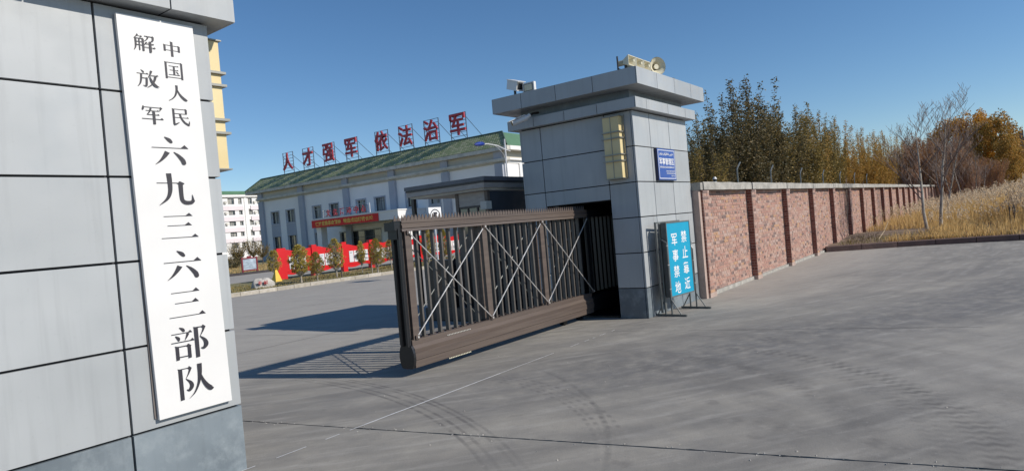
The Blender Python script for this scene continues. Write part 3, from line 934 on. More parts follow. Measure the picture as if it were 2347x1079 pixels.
# ------------------------------------------------------------------ sliding gate
YG0, YG1 = 5.47, 5.75          # front and back planes
GX0, GX1 = 5.24, 11.3
gate = thing('sliding_gate', 'bronze cantilever sliding gate with vertical bars and saw-tooth top, half open', 'gate', (5.24, 5.6, 0))
prof = [(5.435, 0.10), (5.61, 0.10), (5.64, 0.14), (5.65, 0.30), (5.63, 0.355), (5.46, 0.355), (5.425, 0.315), (5.432, 0.268), (5.420, 0.262), (5.420, 0.190), (5.432, 0.184), (5.432, 0.120)]
mb = MB(); mb.prism(prof, 0, 5.27, 9.4)
mb.build('base_beam', M['bronze'], gate)
mb = MB(); mb.prism([(5.45, 0.11), (5.63, 0.11), (5.63, 0.35), (5.45, 0.35)], 0, 9.402, GX1)
mb.build('tail_beam', M['black_metal'], gate)  # tail inside the pillar coloured black to stand for the dark interior
mb = MB()
capp = [(5.535+0.118*math.cos(t)*(1 if abs(math.cos(t)) < .8 else 1), 0.225+0.135*max(-1, min(1, 1.35*math.sin(t)))) for t in [i*math.pi/12 for i in range(24)]]
mb.prism(capp, 0, 5.235, 5.27)
mb.build('end_cap', M['black_metal'], gate)
for k, (yy, zz) in enumerate(((5.46, 0.36), (5.58, 0.36))):
    mb = MB(); mb.box(5.27, 9.42, yy, yy+0.05, 0.356, 0.415)
    mb.build('bottom_rail', M['bronze'], gate)
# grooved top rail
tp = [(5.455, 1.665), (5.645, 1.665), (5.645, 1.79), (5.455, 1.79), (5.455, 1.762), (5.462, 1.758), (5.462, 1.742), (5.450, 1.738), (5.450, 1.702), (5.462, 1.698)]
mb = MB(); mb.prism(tp, 0, 5.262, 9.47)
mb.build('top_rail', M['bronze'], gate)
mb = MB(); mb.prism(tp, 0, 9.472, GX1)
mb.build('tail_rail', M['black_metal'], gate)  # rail blackened likewise, interior shade put into its colour
mb = MB()
x = 5.30
while x < 9.42:
    for yy in (5.470, 5.630):
        mb.add([(x, yy-0.004, 1.79), (x+0.054, yy-0.004, 1.79), (x+0.027, yy-0.002, 1.862), (x, yy+0.004, 1.79), (x+0.054, yy+0.004, 1.79), (x+0.027, yy+0.002, 1.862)],
               [(0, 1, 2), (5, 4, 3), (0, 2, 5, 3), (1, 4, 5, 2)])
    x += 0.059
o = mb.build('saw_tooth_strip', M['bronze'], gate, kind='stuff')
PX = [5.30, 6.70, 8.06, 9.42, 10.8]
for i, px in enumerate(PX):
    for yy in (5.46, 5.59):
        mb = MB(); mb.box(px, px+0.10, yy, yy+0.045, 0.415, 1.665)
        mb.build('post', M['bronze'] if i < 3 else M['black_metal'], gate)  # posts from the pillar mouth inwards are black in place of shade
bar_me = MB().box(0, 0.030, 0, 0.05, 0.412, 1.668).mesh('bar', M['black_metal'])  # bars of the inner bay, pillar shade painted in as black
M['bar_grey'] = simple('grey_brown_bar_coating', (0.105, 0.093, 0.083), 0.45, scale=6)
bar_me_f = MB().box(0, 0.028, 0, 0.05, 0.412, 1.668).mesh('bar', M['bar_grey'])
OFFG = OFF[gate.name]
for i in range(4):
    n_b = 9
    for k in range(1, n_b):
        bx_ = PX[i]+0.10 + (PX[i+1]-PX[i]-0.10)*k/n_b - 0.015
        place(bar_me_f if i < 3 else bar_me, 'bar', gate, (bx_-OFFG[0], 5.515-OFFG[1], 0))
for i in range(3):
    x0, x1 = PX[i]+0.05, PX[i+1]+0.05
    for (za, zb) in ((1.65, 0.44), (0.44, 1.65)):
        mb = MB(); mb.tube((x0, 5.445 if za > zb else 5.456, za), (x1, 5.445 if za > zb else 5.456, zb), 0.0075, n=8)
        mb.build('brace_rod', M['steel'], gate)
        mb = MB(); mb.tube((x0, 5.655, za), (x1, 5.655, zb), 0.008, n=6)
        mb.build('brace_rod', M['frame_steel'], gate)
    for (xx, zz) in ((x0, 1.65), (x1, 0.44)) + (((x0, 0.44),) if i == 0 else ()):
        mb = MB(); mb.box(xx-0.03, xx+0.03, 5.438, 5.47, zz-0.022, zz+0.022)
        mb.build('bracket', M['bronze'], gate)
        mb = MB(); mb.tube((xx, 5.428, zz), (xx, 5.44, zz), 0.013, n=8)
        mb.build('bolt', M['steel'], gate)
# black latch column at the leading end
mb = MB()
mb.box(5.20, 5.225, 5.46, 5.49, 0.35, 1.70); mb.box(5.237, 5.262, 5.47, 5.63, 0.36, 1.66)
mb.box(5.20, 5.225, 5.55, 5.58, 0.35, 1.70)
mb.build('latch_column', M['black_metal'], gate)
mb = MB(); mb.box(5.16, 5.255, 5.47, 5.64, 1.68, 1.78); mb.box(5.19, 5.255, 5.475, 5.62, 1.58, 1.68)
mb.build('latch_head', M['black_metal'], gate)
# two small reflective strips
mb = MB()
for k in range(16):
    mb.box(5.86+k*0.028, 5.874+k*0.028, 5.452, 5.462, 0.362, 0.374)
mb.build('reflector_strip', M['cornice'], gate)
mb = MB()
for k in range(14):
    mb.box(5.83+k*0.03, 5.85+k*0.03, 5.428, 5.434, 0.086, 0.098)
mb.build('brush_strip', M['cream'], gate)
# gate rollers on the ground, mostly hidden
for xx in (8.7, 9.2):
    mb = MB(); mb.tube((xx, 5.56, 0.062), (xx, 5.64, 0.062), 0.06, n=14)
    mb.build('roller', M['black_metal'], gate)

# ------------------------------------------------------------------ brick boundary wall
wall = thing('brick_wall', 'long brick boundary wall with piers and concrete coping running away from the right pillar', 'wall', (11.64, 4.6, 0))
random.seed(11)
XS = [11.76 + 3.0*k for k in range(21)]
def bricks(x0, x1, z0, z1, y, seed):
    rnd = random.Random(seed)
    m_ = MB()
    z = z0; row = 0
    while z < z1-0.03:
        h = 0.0615
        bl = 0.245 if row % 2 == 0 else 0.122
        if row % 2 and rnd.random() < 0.3:
            bl = 0.245
        x = x0 + 0.006 - (bl/2 if row % 2 else 0)
        while x < x1-0.006:
            a, b_ = max(x, x0+0.006), min(x+bl-0.011, x1-0.006)
            if b_-a > 0.03:
                p = rnd.uniform(0.004, 0.011)
                m_.add([(a, y-p, z), (b_, y-p, z), (b_, y-p, z+h-0.010), (a, y-p, z+h-0.010), (a, y+.01, z), (b_, y+.01, z), (b_, y+.01, z+h-.010), (a, y+.01, z+h-.010)],
                       [(0, 1, 2, 3), (1, 5, 6, 2), (4, 0, 3, 7), (3, 2, 6, 7), (5, 1, 0, 4)])
            x += bl
        z += h; row += 1
    return m_
bay_var = [bricks(0.0, 2.66, 0.075, 1.97, 0, s).mesh('brickwork', M['brick']) for s in (1, 2, 3, 4)]
pm = bricks(0.0, 0.34, 0.09, 1.98, 0, 7)
pv = len(pm.f)
rnd = random.Random(9)
z = 0.09; row = 0
while z < 1.95:
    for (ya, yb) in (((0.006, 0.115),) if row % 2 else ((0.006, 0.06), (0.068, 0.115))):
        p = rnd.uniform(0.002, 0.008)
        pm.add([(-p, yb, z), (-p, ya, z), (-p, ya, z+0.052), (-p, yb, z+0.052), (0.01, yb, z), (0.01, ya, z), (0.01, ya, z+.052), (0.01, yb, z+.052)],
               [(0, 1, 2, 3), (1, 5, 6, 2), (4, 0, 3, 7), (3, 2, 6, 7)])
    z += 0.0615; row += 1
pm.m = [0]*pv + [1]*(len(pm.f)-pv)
pier_me = pm.mesh('pier_brickwork', [M['brick'], M['brick_pier_shade']])
core_me = MB().box(0, 0.34, 0, 0.36, 0, 1.985).mesh('pier', M['mortar'])
wo = OFF[wall.name]
for k, x in enumerate(XS):
    pr = place(core_me, 'pier', wall, (x-wo[0], 4.315-wo[1], 0))
    if k < 14:
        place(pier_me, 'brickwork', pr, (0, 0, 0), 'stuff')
    if k < len(XS)-1:
        pn = MB().box(x+0.34, x+3.0, 4.445, 4.63, 0, 1.985).build('wall_bay', M['mortar'], wall)
        place(bay_var[k % 4], 'brickwork', pn, (x+0.34-wo[0], 4.445-wo[1], 0), 'stuff')
        ft = MB().box(x+0.345, x+2.995, 4.40+random.uniform(-.01, .01), 4.46, 0, 0.055+random.uniform(0, 0.03))
        ft.build('footing', M['concrete_cap'], wall)
    # coping stone
    j = [random.uniform(-0.006, 0.006) for _ in range(4)]
    a, b_ = x+0.022, x+2.975
    y0, y1 = 4.285+j[0], 4.70
    m_ = MB()
    seg = 6
    prof2 = []
    vs = []
    for s_ in range(seg+1):
        xx = a+(b_-a)*s_/seg
        d1, d2 = random.uniform(-.006, .006), random.uniform(-.008, .008)
        vs += [(xx, y0+d1, 1.99+d2*.5), (xx, y1, 1.99), (xx, y1, 2.135), (xx, y0+d1+0.01, 2.135+d2), (xx, y0+d1, 2.12+d2)]
    fs = [(4, 3, 2, 1, 0), tuple(seg*5+q for q in range(5))]
    for s_ in range(seg):
        for q in range(5):
            fs.append((s_*5+q, s_*5+(q+1) % 5, (s_+1)*5+(q+1) % 5, (s_+1)*5+q))
    m_.add(vs, fs)
    m_.build('coping_stone', M['concrete_cap'], wall)
m_ = MB().box(11.645, 11.75, 4.35, 4.63, 0, 1.985); m_.build('wall_bay', M['mortar'], wall)
m_ = MB().box(11.645, 11.758, 4.30, 4.70, 1.99, 2.12); m_.build('coping_stone', M['concrete_cap'], wall)

# angled posts for wire along the top of the wall
def wire_post(x):
    m_ = MB()
    m_.path([(0, 0, -0.002), (0, 0, 0.30), (0.06, 0, 0.36), (0.26, 0, 0.47)], 0.016, 6)
    me = m_.mesh('wire_post', M['frame_steel'])
    return me
wme = wire_post(0)
names = ['first', 'second', 'third', 'fourth', 'fifth', 'sixth', 'seventh', 'eighth', 'ninth', 'tenth', 'eleventh', 'twelfth', 'thirteenth', 'fourteenth', 'fifteenth',
         'sixteenth', 'seventeenth', 'eighteenth', 'nineteenth', 'twentieth', 'twenty-first', 'twenty-second', 'twenty-third', 'twenty-fourth', 'twenty-fifth', 'twenty-sixth']
for i, x in enumerate((14.48, 17.14, 20.24, 23.3, 26.2, 29.2, 32.3)):
    o = bpy.data.objects.new('wire_post', wme); COL.objects.link(o)
    o.location = (x, 4.5, 2.135)
    tag(o, 'thin bent metal post on top of the brick wall, %s from the gate pillar' % names[i], 'post', 'bent posts on the brick wall')
dev = thing('wall_sensor', 'small white domed device standing on the wall coping beside the pillar', 'sensor', (12.96, 4.48, 2.12))
MB().tube((12.96, 4.48, 2.12), (12.96, 4.48, 2.17), 0.03, n=10).build('stem', M['camera_white'], dev)
MB().tube((12.96, 4.48, 2.17), (12.96, 4.48, 2.215), 0.038, n=10).build('eye', M['black_metal'], dev)
MB().tube((12.96, 4.48, 2.215), (12.96, 4.48, 2.26), 0.045, 0.02, n=10).build('dome', M['camera_white'], dev)

# ------------------------------------------------------------------ blue notice on the right pillar
bs = thing('blue_notice', 'blue wall sign with white lettering on the sunlit face of the right pillar', 'sign', (10.5, 4.46, 2.16))
MB().box(10.135, 10.875, 4.425, 4.472, 2.168, 2.705).build('panel', M['blue_edge'], bs)
MB().box(10.145, 10.865, 4.4225, 4.4248, 2.178, 2.695).build('face', M['blue_sign'], bs)
mb = MB()
for (a, b_, c, d) in ((10.165, 10.845, 2.667, 2.677), (10.165, 10.845, 2.196, 2.206), (10.165, 10.177, 2.206, 2.667), (10.833, 10.845, 2.206, 2.667)):
    mb.box(a, b_, 4.4205, 4.4223, c, d)
mb.build('border', M['white_paint'], bs)
mb = MB()
add_text(mb, '军事管理区', (10.20, 4.4202, 2.43), XP, ZP, 0.61, 0.115, 0.015)
add_text(mb, 'ﻯﻧﻮﻳﺍﺭ ﺵﯗﺭﯗﻘﺷﺎﺑ ﻰﻴﺑﺭﻪﮬ', (10.22, 4.4202, 2.585), XP, ZP, 0.57, 0.055, 0.02)
mb.build('lettering', M['white_paint'], bs)
random.seed(4)
mb = MB()
def tiny_line(x0, x1, z, h):
    x = x0
    while x < x1:
        for q in range(3):
            mb.box(x, x+h*0.8, 4.4203, 4.4208, z+h*(0.06+q*0.36), z+h*(0.20+q*0.36))
        mb.box(x+h*random.uniform(.2, .5), x+h*0.55, 4.4199, 4.4202, z, z+h*0.95)
        x += h*1.1
tiny_line(10.21, 10.80, 2.375, 0.030)
tiny_line(10.45, 10.81, 2.315, 0.020)
tiny_line(10.47, 10.81, 2.275, 0.022)
tiny_line(10.66, 10.80, 2.235, 0.020)
mb.build('small_print', M['white_paint'], bs)

# ------------------------------------------------------------------ free-standing cyan sign with steel stand
def standing_sign():
    root = thing('warning_sign', 'tall cyan sign with white characters on a steel stand leaning by the right pillar', 'sign', (10.10, 4.20, 0), rotz=RAD(-6))
    W, D = 0.39, 0.045
    z0, z1 = 0.285, 1.475
    def b(name, mat, *boxes):
        m_ = MB()
        for q in boxes:
            m_.box(*q)
        return m_.build(name, mat, root, local=True)
    # light box
    b('face', M['cyan'], (-W+.02, W-.02, -D-.001, -D+.004, z0+.02, z1-.02))
    b('box', M['frame_steel'], (-W+.001, W-.001, -D+.005, D, z0+.002, z1-.002))
    b('frame', M['frame_steel'], (-W, -W+.02, -D-.006, -D+.004, z0, z1), (W-.02, W, -D-.006, -D+.004, z0, z1), (-W+.02, W-.02, -D-.006, -D+.004, z1-.02, z1), (-W+.02, W-.02, -D-.006, -D+.004, z0, z0+.02))
    # second frame behind
    b('rear_frame', M['frame_steel'], (-W-.10, -W-.075, .07, .10, .06, 1.49), (-W-.0745, W-.1, .07, .10, 1.465, 1.49), (-W+.02, -W+.045, .07, .10, .06, 1.462))
    for sx in (-1, 1):
        x = sx*(W+.025)
        m_ = MB()
        m_.tube((x, -.05, 0.03), (x, -.05, 1.15 if sx < 0 else 1.0), .014, n=8)
        m_.tube((x+sx*.002, .06, 0.03), (x+sx*.002, .06, 1.2), .014, n=8)
        m_.tube((x, -.05, 1.15 if sx < 0 else 1.0), (x, .06, 1.22), .014, n=8)
        m_.build('upright', M['frame_steel'], root, local=True)
        b('foot', M['frame_steel'], (x-.016, x+.016, -.30, .23, .0, .032))
        for sy in (-1, 1):
            m_ = MB(); m_.tube((x, sy*.055, .26), (x, -.005+sy*.20, .03), .009, n=6)
            m_.build('strut', M['frame_steel'], root, local=True)
        for zz in (.42, .8, 1.1):
            b('clip', M['steel'], (x-.02, x+.02, -.062, -.046, zz, zz+.014))
    cols = {0: '禁止靠近', 1: '军事禁地'}
    for c, s in cols.items():
        xc = 0.075 if c == 0 else -0.245
        ztop = 1.315 if c == 0 else 1.285
        for i, ch in enumerate(s):
            m_ = MB()
            add_text(m_, ch, (xc, -D-.0025, ztop-.255*i-.19), XP, ZP, .18, .19, 0.011)
            m_.build('character', M['white_paint'], root, local=True)
standing_sign()

# ------------------------------------------------------------------ cameras, floodlight and loudspeakers on the right pillar
def oriented(root, m_, name, mat, M4):
    m_.v = [tuple(M4 @ Vector(v)) for v in m_.v]
    return m_.build(name, mat, root)
cr = thing('security_camera', 'white box security camera standing on the cap of the right pillar', 'security camera', (9.25, 6.5, 3.856))
R1 = Matrix.Translation((9.23, 6.50, 4.03)) @ Matrix.Rotation(RAD(-112), 4, 'Z') @ Matrix.Rotation(RAD(18), 4, 'Y')
oriented(cr, MB().box(-.17, .15, -.07, .07, -.085, .07), 'housing', M['camera_white'], R1)
oriented(cr, MB().box(-.18, .19, -.078, .078, .0705, .083), 'sunshield', M['camera_white'], R1)
oriented(cr, MB().box(.1505, .154, -.05, .05, -.06, .045), 'window', M['lens'], R1)
oriented(cr, MB().box(.1505, .17, -.07, .07, -.085, -.065), 'lip', M['camera_white'], R1)
MB().tube((9.23, 6.52, 3.857), (9.23, 6.52, 3.98), .022, n=8).build('stand', M['bronze_dark'], cr)
fl = thing('floodlight', 'small square floodlight with pale lens beside the camera on the right pillar', 'floodlight', (9.25, 6.2, 3.856))
MB().box(9.20, 9.26, 6.10, 6.335, 3.857, 4.02).build('housing', M['camera_white'], fl)
MB().box(9.194, 9.199, 6.125, 6.31, 3.875, 3.998).build('rim', M['frame_steel'], fl)
MB().box(9.189, 9.193, 6.14, 6.295, 3.885, 3.985).build('lens', M['cream'], fl)
b2 = thing('bullet_camera', 'grey bullet camera hanging under the cap of the right pillar', 'security camera', (9.30, 6.3, 3.44))
R2 = Matrix.Translation((9.04, 6.36, 3.38)) @ Matrix.Rotation(RAD(140), 4, 'Z') @ Matrix.Rotation(RAD(20), 4, 'Y')
m_ = MB().tube((-.15, 0, 0), (.13, 0, 0), .05, n=14); oriented(b2, m_, 'body', M['camera_white'], R2)
m_ = MB().tube((.1305, 0, 0), (.133, 0, 0), .038, n=14); oriented(b2, m_, 'lens', M['lens'], R2)
m_ = MB().box(-.12, .185, -.055, .055, .044, .056); oriented(b2, m_, 'visor', M['camera_white'], R2)
m_ = MB().tube((-.22, 0, .015), (-.151, 0, 0), .035, n=10); oriented(b2, m_, 'joint', M['camera_white'], R2)
MB().path([(9.20, 6.25, 3.455), (9.27, 6.23, 3.50), (9.44, 6.22, 3.53)], .02, 8).build('bracket', M['bronze_dark'], b2)
for k in range(3):
    hb = thing('horn_speaker', ['square cream horn speaker at the left end of the row on the right pillar', 'middle one of the three square cream horn speakers on the right pillar',
                                'square cream horn speaker next to the big round horn on the right pillar'][k], 'loudspeaker', (9.66+.285*k, 4.62, 3.99), 'square horn speakers on the pillar')
    x = 9.66+.285*k
    m_ = MB()
    def ring(w, h, y):
        return [(x-w, y, 4.075-h), (x+w, y, 4.075-h), (x+w, y, 4.075+h), (x-w, y, 4.075+h)]
    rs = [ring(.125, .07, 4.50), ring(.04, .025, 4.62)]
    out = [ring(.135, .08, 4.50), ring(.05, .035, 4.64)]
    m_.add(rs[0]+rs[1], [(0, 4, 5, 1), (1, 5, 6, 2), (2, 6, 7, 3), (3, 7, 4, 0), (4, 7, 6, 5)])
    m_.add(out[0]+out[1], [(1, 5, 4, 0), (2, 6, 5, 1), (3, 7, 6, 2), (0, 4, 7, 3), (4, 5, 6, 7)])
    m_.add(out[0]+rs[0], [(0, 4, 5, 1), (1, 5, 6, 2), (2, 6, 7, 3), (3, 7, 4, 0)])
    m_.build('horn', M['cream'], hb)
    MB().tube((x, 4.641, 4.075), (x, 4.74, 4.075), .045, n=10).build('driver', M['cream_dark'], hb)
    MB().box(x-.022, x+.022, 4.47, 4.60, 4.055, 4.09).build('throat', M['cream'], hb)
    MB().box(x-.01, x+.01, 4.60, 4.64, 3.857, 4.04).build('bracket', M['bronze_dark'], hb)
hb = thing('round_horn_speaker', 'large round cream horn loudspeaker on the cap corner of the right pillar', 'loudspeaker', (10.67, 4.6, 4.0))
m_ = MB()
ax = Vector((-0.55, -0.83, 0.0)).normalized(); ctr = Vector((10.66, 4.50, 4.14))
prev = None
a_ = ax.cross(Vector((0, 0, 1))).normalized(); b_ = ax.cross(a_)
rings = [(0.0, .148), (-.012, .140), (-.05, .09), (-.11, .05), (-.16, .035)]
vs = []
for d, r in rings:
    for k in range(20):
        t = 2*math.pi*k/20
        vs.append(ctr + ax*d + a_*(r*math.cos(t)) + b_*(r*math.sin(t)))
m_.add(vs, [(i*20+k, i*20+(k+1) % 20, (i+1)*20+(k+1) % 20, (i+1)*20+k) for i in range(4) for k in range(20)])
vs2 = [v - ax*.006 + (v-ctr - ax*((v-ctr).dot(ax)))*.05 for v in vs]
m_.add(vs2, [(i*20+k, (i+1)*20+k, (i+1)*20+(k+1) % 20, i*20+(k+1) % 20) for i in range(4) for k in range(20)])
m_.build('horn', M['cream'], hb)
MB().tube(ctr-ax*.05, ctr-ax*.12, .045, .03, 12).build('reflector_cone', M['cream'], hb)
MB().tube(ctr-ax*.16, ctr-ax*.24, .055, n=12).build('driver', M['cream'], hb)
m_ = MB().box(10.60, 10.70, 4.23, 4.62, 3.857, 3.875); m_.box(10.63, 10.67, 4.58, 4.62, 3.875, 4.09)
m_.build('bracket', M['bronze_dark'], hb)
rail = MB().box(9.46, 10.60, 4.655, 4.675, 3.93, 3.96)
rail.box(9.46, 9.48, 4.655, 4.675, 3.857, 4.15)
tag(rail.build('mounting_rail', M['bronze_dark'], loc=(9.46, 4.66, 3.857)), 'thin dark rail behind the row of cream horns on the right pillar', 'bracket')

M['booth_panel'] = simple('dusty_bronze_panel', (0.40, 0.365, 0.335), 0.45, col2=(0.30, 0.27, 0.25), scale=5, stretch=(1, 1, 5))
# ------------------------------------------------------------------ sentry booth behind the gate
bo = thing('sentry_booth', 'dark bronze sentry booth with flat overhanging roof behind the sliding gate', 'guard booth', (10.0, 8.2, 0))
MB().box(8.86, 11.2, 7.25, 8.75, 0.03, 0.24).build('platform', M['bronze_dark'], bo)
MB().box(8.84, 11.22, 7.23, 8.77, 0.0, 0.03).build('plinth', M['black_metal'], bo)
# roof with stepped fascia
M['booth_roof'] = simple('grey_metal_roof_edge', (0.13, 0.13, 0.15), 0.4)
MB().box(8.97, 11.9, 7.17, 9.15, 2.475, 2.545).build('roof', M['booth_roof'], bo)
MB().box(8.985, 11.88, 7.185, 9.135, 2.44, 2.4745).build('drip_edge', M['bronze_dark'], bo)
m_ = MB(); m_.box(9.0, 11.85, 7.20, 9.12, 2.35, 2.438); m_.build('fascia', M['booth_panel'], bo)
MB().box(9.06, 11.8, 7.26, 9.06, 2.31, 2.349).build('soffit', M['cornice'], bo)
for (x, y) in ((9.05, 9.0), (9.2, 8.0), (9.2, 7.3), (11.1, 7.3), (11.1, 8.9)):
    MB().box(x, x+.07, y, y+.07, 0.24, 2.31).build('column', M['bronze_dark'] if y > 8.9 else M['bronze'], bo)
MB().box(9.215, 9.255, 7.37, 8.0, 2.06, 2.305).build('header_panel', M['booth_panel'], bo)
MB().box(9.212, 9.258, 7.37, 8.0, 2.02, 2.058).build('transom', M['bronze_dark'], bo)
MB().box(9.225, 9.24, 7.37, 8.0, 1.05, 2.02).build('window', M['booth_glass'], bo)
MB().box(9.215, 9.25, 7.37, 8.0, 0.24, 1.05).build('lower_panel', M['black_metal'], bo)
MB().box(9.27, 11.1, 7.31, 7.345, 0.24, 1.05).build('lower_panel', M['bronze_dark'], bo)
MB().box(9.27, 11.1, 7.32, 7.335, 1.05, 2.30).build('window', M['booth_glass'], bo)
MB().box(10.4, 11.1, 8.92, 8.95, 0.24, 2.30).build('rear_panel', M['bronze_dark'], bo)
for y in (7.55, 7.78):
    MB().box(9.205, 9.262, y, y+.025, 1.05, 2.02).build('mullion', M['bronze'], bo)
MB().box(9.05, 9.20, 7.22, 7.36, 1.97, 2.11).build('junction_box', M['cornice'], bo)
# rotating stanchion and black cabinets standing on the platform
cab = thing('control_cabinet', 'black cabinet with rounded top standing on the booth platform behind the gate bars', 'cabinet', (8.95, 8.4, 0.24))
m_ = MB()
m_.prism([(8.05, 0.24), (8.62, 0.24), (8.62, 1.02), (8.55, 1.12), (8.12, 1.12), (8.05, 1.02)], 0, 8.90, 9.12)
m_.build('body', M['black_metal'], cab)
MB().box(8.892, 8.899, 8.15, 8.52, 0.55, 0.95).build('door', M['lens'], cab)
st = thing('speed_sign', 'square white plate with a circled number five on a post behind the gate', 'sign', (18.13, 17.0, 0))
MB().box(17.80, 18.48, 16.97, 17.0, 1.9, 2.62).build('plate', M['white_paint'], st)
m_ = MB()
for k in range(36):
    t0, t1 = 2*math.pi*k/36, 2*math.pi*(k+1)/36
    q = lambda r, t: (18.14+r*math.cos(t), 16.966, 2.27+r*math.sin(t))
    m_.quad(q(.245, t0), q(.245, t1), q(.285, t1), q(.285, t0))
m_.build('ring', M['ink'], st)
m_ = MB(); add_text(m_, '5', (18.02, 16.965, 2.11), XP, ZP, .25, .33, 0.05); m_.build('numeral', M['ink'], st)
MB().tube((18.14, 17.03, 0), (18.14, 17.03, 2.5), .03, n=8).build('post', M['pole_white'], st)

# ------------------------------------------------------------------ street lamp
sl = thing('street_lamp', 'white street lamp with a blue head rising in front of the green-roofed hall', 'street lamp', (27.0, 20.0, 0))
MB().tube((27, 20, 0), (27, 20, 6.15), .075, .04, 10).build('pole', M['pole_white'], sl)
MB().path([(27.35, 19.95, 5.55), (27, 20, 5.62), (26.4, 20.05, 5.80), (25.6, 20.05, 5.84), (25.35, 20.05, 5.82)], .03, 8).build('arm', M['pole_white'], sl)
MB().path([(27, 20, 4.9), (26.85, 20, 5.35), (26.5, 20.03, 5.65), (26.2, 20.05, 5.8)], .012, 6).build('stay', M['pole_white'], sl)
hp = MB()
hp.path([(25.4, 20.05, 5.82), (25.25, 20.05, 5.83), (25.0, 20.05, 5.81), (24.75, 20.05, 5.77), (24.62, 20.05, 5.75)], [.03, .09, .11, .09, .03], 10)
hp.build('lamp_head', M['lamp_blue'], sl)

# ------------------------------------------------------------------ generic wall with openings
def pierced(mb, axis, plane, a0, a1, z0, z1, holes, depth, out, mi=0):
    """axis 'y': wall in plane x=plane, a=y.  axis 'x': wall in plane y=plane, a=x.  out: outward sign; reveals go inwards by depth"""
    A = sorted({a0, a1} | {h[0] for h in holes} | {h[1] for h in holes})
    Z = sorted({z0, z1} | {h[2] for h in holes} | {h[3] for h in holes})
    def P(a, z, d=0):
        return (plane - out*d, a, z) if axis == 'y' else (a, plane - out*d, z)
    flip = (axis == 'y' and out > 0) or (axis == 'x' and out < 0)
    def Q(p, q, r, s):
        mb.quad(*((p, q, r, s) if flip else (s, r, q, p)), mi=mi)
    for i in range(len(A)-1):
        for j in range(len(Z)-1):
            ca, cz = (A[i]+A[i+1])/2, (Z[j]+Z[j+1])/2
            if any(h[0] < ca < h[1] and h[2] < cz < h[3] for h in holes):
                continue
            Q(P(A[i], Z[j]), P(A[i+1], Z[j]), P(A[i+1], Z[j+1]), P(A[i], Z[j+1]))
    for h in holes:
        b0, b1, c0, c1 = h[:4]
        Q(P(b0, c0), P(b0, c0, depth), P(b1, c0, depth), P(b1, c0))
        Q(P(b0, c1, depth), P(b0, c1), P(b1, c1), P(b1, c1, depth))
        Q(P(b0, c0, depth), P(b0, c0), P(b0, c1), P(b0, c1, depth))
        Q(P(b1, c0), P(b1, c0, depth), P(b1, c1, depth), P(b1, c1))

def add_window(root, axis, plane, a0, a1, z0, z1, depth, out, style, rnd, surround=None):
    def B(m_, b0, b1, c0, c1, d0, d1):
        p, q = plane - out*d0, plane - out*d1
        lo, hi = min(p, q), max(p, q)
        if axis == 'y':
            m_.box(lo, hi, b0, b1, c0, c1)
        else:
            m_.box(b0, b1, lo, hi, c0, c1)
    fr = MB()
    t = 0.06
    mull = {'two': [0.5], 'grid': [0.33, 0.66], 'door': [0.2, 0.4, 0.6, 0.8]}[style]
    B(fr, a0, a0+t, z0, z1, depth-.08, depth); B(fr, a1-t, a1, z0, z1, depth-.08, depth)
    B(fr, a0+t, a1-t, z0, z0+t, depth-.08, depth); B(fr, a0+t, a1-t, z1-t, z1, depth-.08, depth)
    for k in mull:
        c = a0+(a1-a0)*k
        B(fr, c-t/2, c+t/2, z0+t, z1-t, depth-.078, depth-.01)
    if style in ('grid', 'door', 'two'):
        zz = z0+(z1-z0)*(0.72 if style != 'grid' else 0.5)
        B(fr, a0+t, a1-t, zz, zz+t*.8, depth-.075, depth-.012)
    w = fr.build('window', M['win_frame_dark'] if style != 'two' or rnd.random() < .5 else M['win_frame'], root)
    pn = MB(); B(pn, a0+t, a1-t, z0+t, z1-t, depth-.03, depth-.02)
    pn.build('pane', M['glass'], w)
    if style == 'two':
        # curtains stand in front of the dark room, drawn to uneven widths behind the glazing bars
        c0 = a0+(a1-a0)*rnd.uniform(.05, .22); c1 = a1-(a1-a0)*rnd.uniform(.08, .45)
        n = 9
        cm = MB()
        for k in range(n):
            u0, u1 = c0+(c1-c0)*k/n, c0+(c1-c0)*(k+1)/n
            B(cm, u0, u1, z0+t+.02, z1-t-.02, depth-.038-(k % 2)*.012, depth-.031)
        cm.build('curtain', M['curtain'], w)
    if surround:
        sm = MB(); s = 0.14; q = 0.035
        B(sm, a0-s, a0, z0-s, z1+s, -q, -.001); B(sm, a1, a1+s, z0-s, z1+s, -q, -.001)
        B(sm, a0, a1, z1, z1+s, -q, -.001); B(sm, a0, a1, z0-s, z0, -q-.03, -.001)
        sm.build('surround', surround, w)

# ------------------------------------------------------------------ hall with green tiled roof
hall = thing('hall_building', 'long grey hall with green tiled hipped roof edge and pilasters inside the compound', 'building', (50, 57, 0))
rnd = random.Random(21)
HY0, HY1 = 37.2, 78.0
up = [(74.0, 75.65), (70.7, 72.4), (65.4, 66.95), (62.1, 63.7), (57.3, 58.85), (54.1, 55.75), (49.3, 50.8), (45.9, 47.4), (41.2, 42.7)]
lo_ = [(74.0, 75.65), (70.7, 72.4), (65.1, 66.95), (49.3, 50.8), (45.9, 47.4), (41.2, 42.7)]
holes = [(a, b, 4.75, 6.25) for a, b in up] + [(a, b, 0.9, 3.05) for a, b in lo_]
door = (55.2, 62.2, 0.0, 2.8)
mb = MB()
pierced(mb, 'y', 50.0, HY0, HY1, 0, 7.8, holes+[door], 0.28, -1)
mb.quad((50, HY0, 0), (78, HY0, 0), (78, HY0, 7.8), (50, HY0, 7.8))
mb.quad((50, HY1, 0), (50, HY1, 7.8), (78, HY1, 7.8), (78, HY1, 0))
mb.build('wall', M['hall_wall'], hall)
MB().box(50.6, 77.9, HY0+.1, HY1-.1, 0.0, 7.7).build('interior_core', M['glass'], hall)
for a, b in up:
    add_window(hall, 'y', 50.0, a, b, 4.75, 6.25, 0.28, -1, 'two', rnd, M['hall_pilaster'])
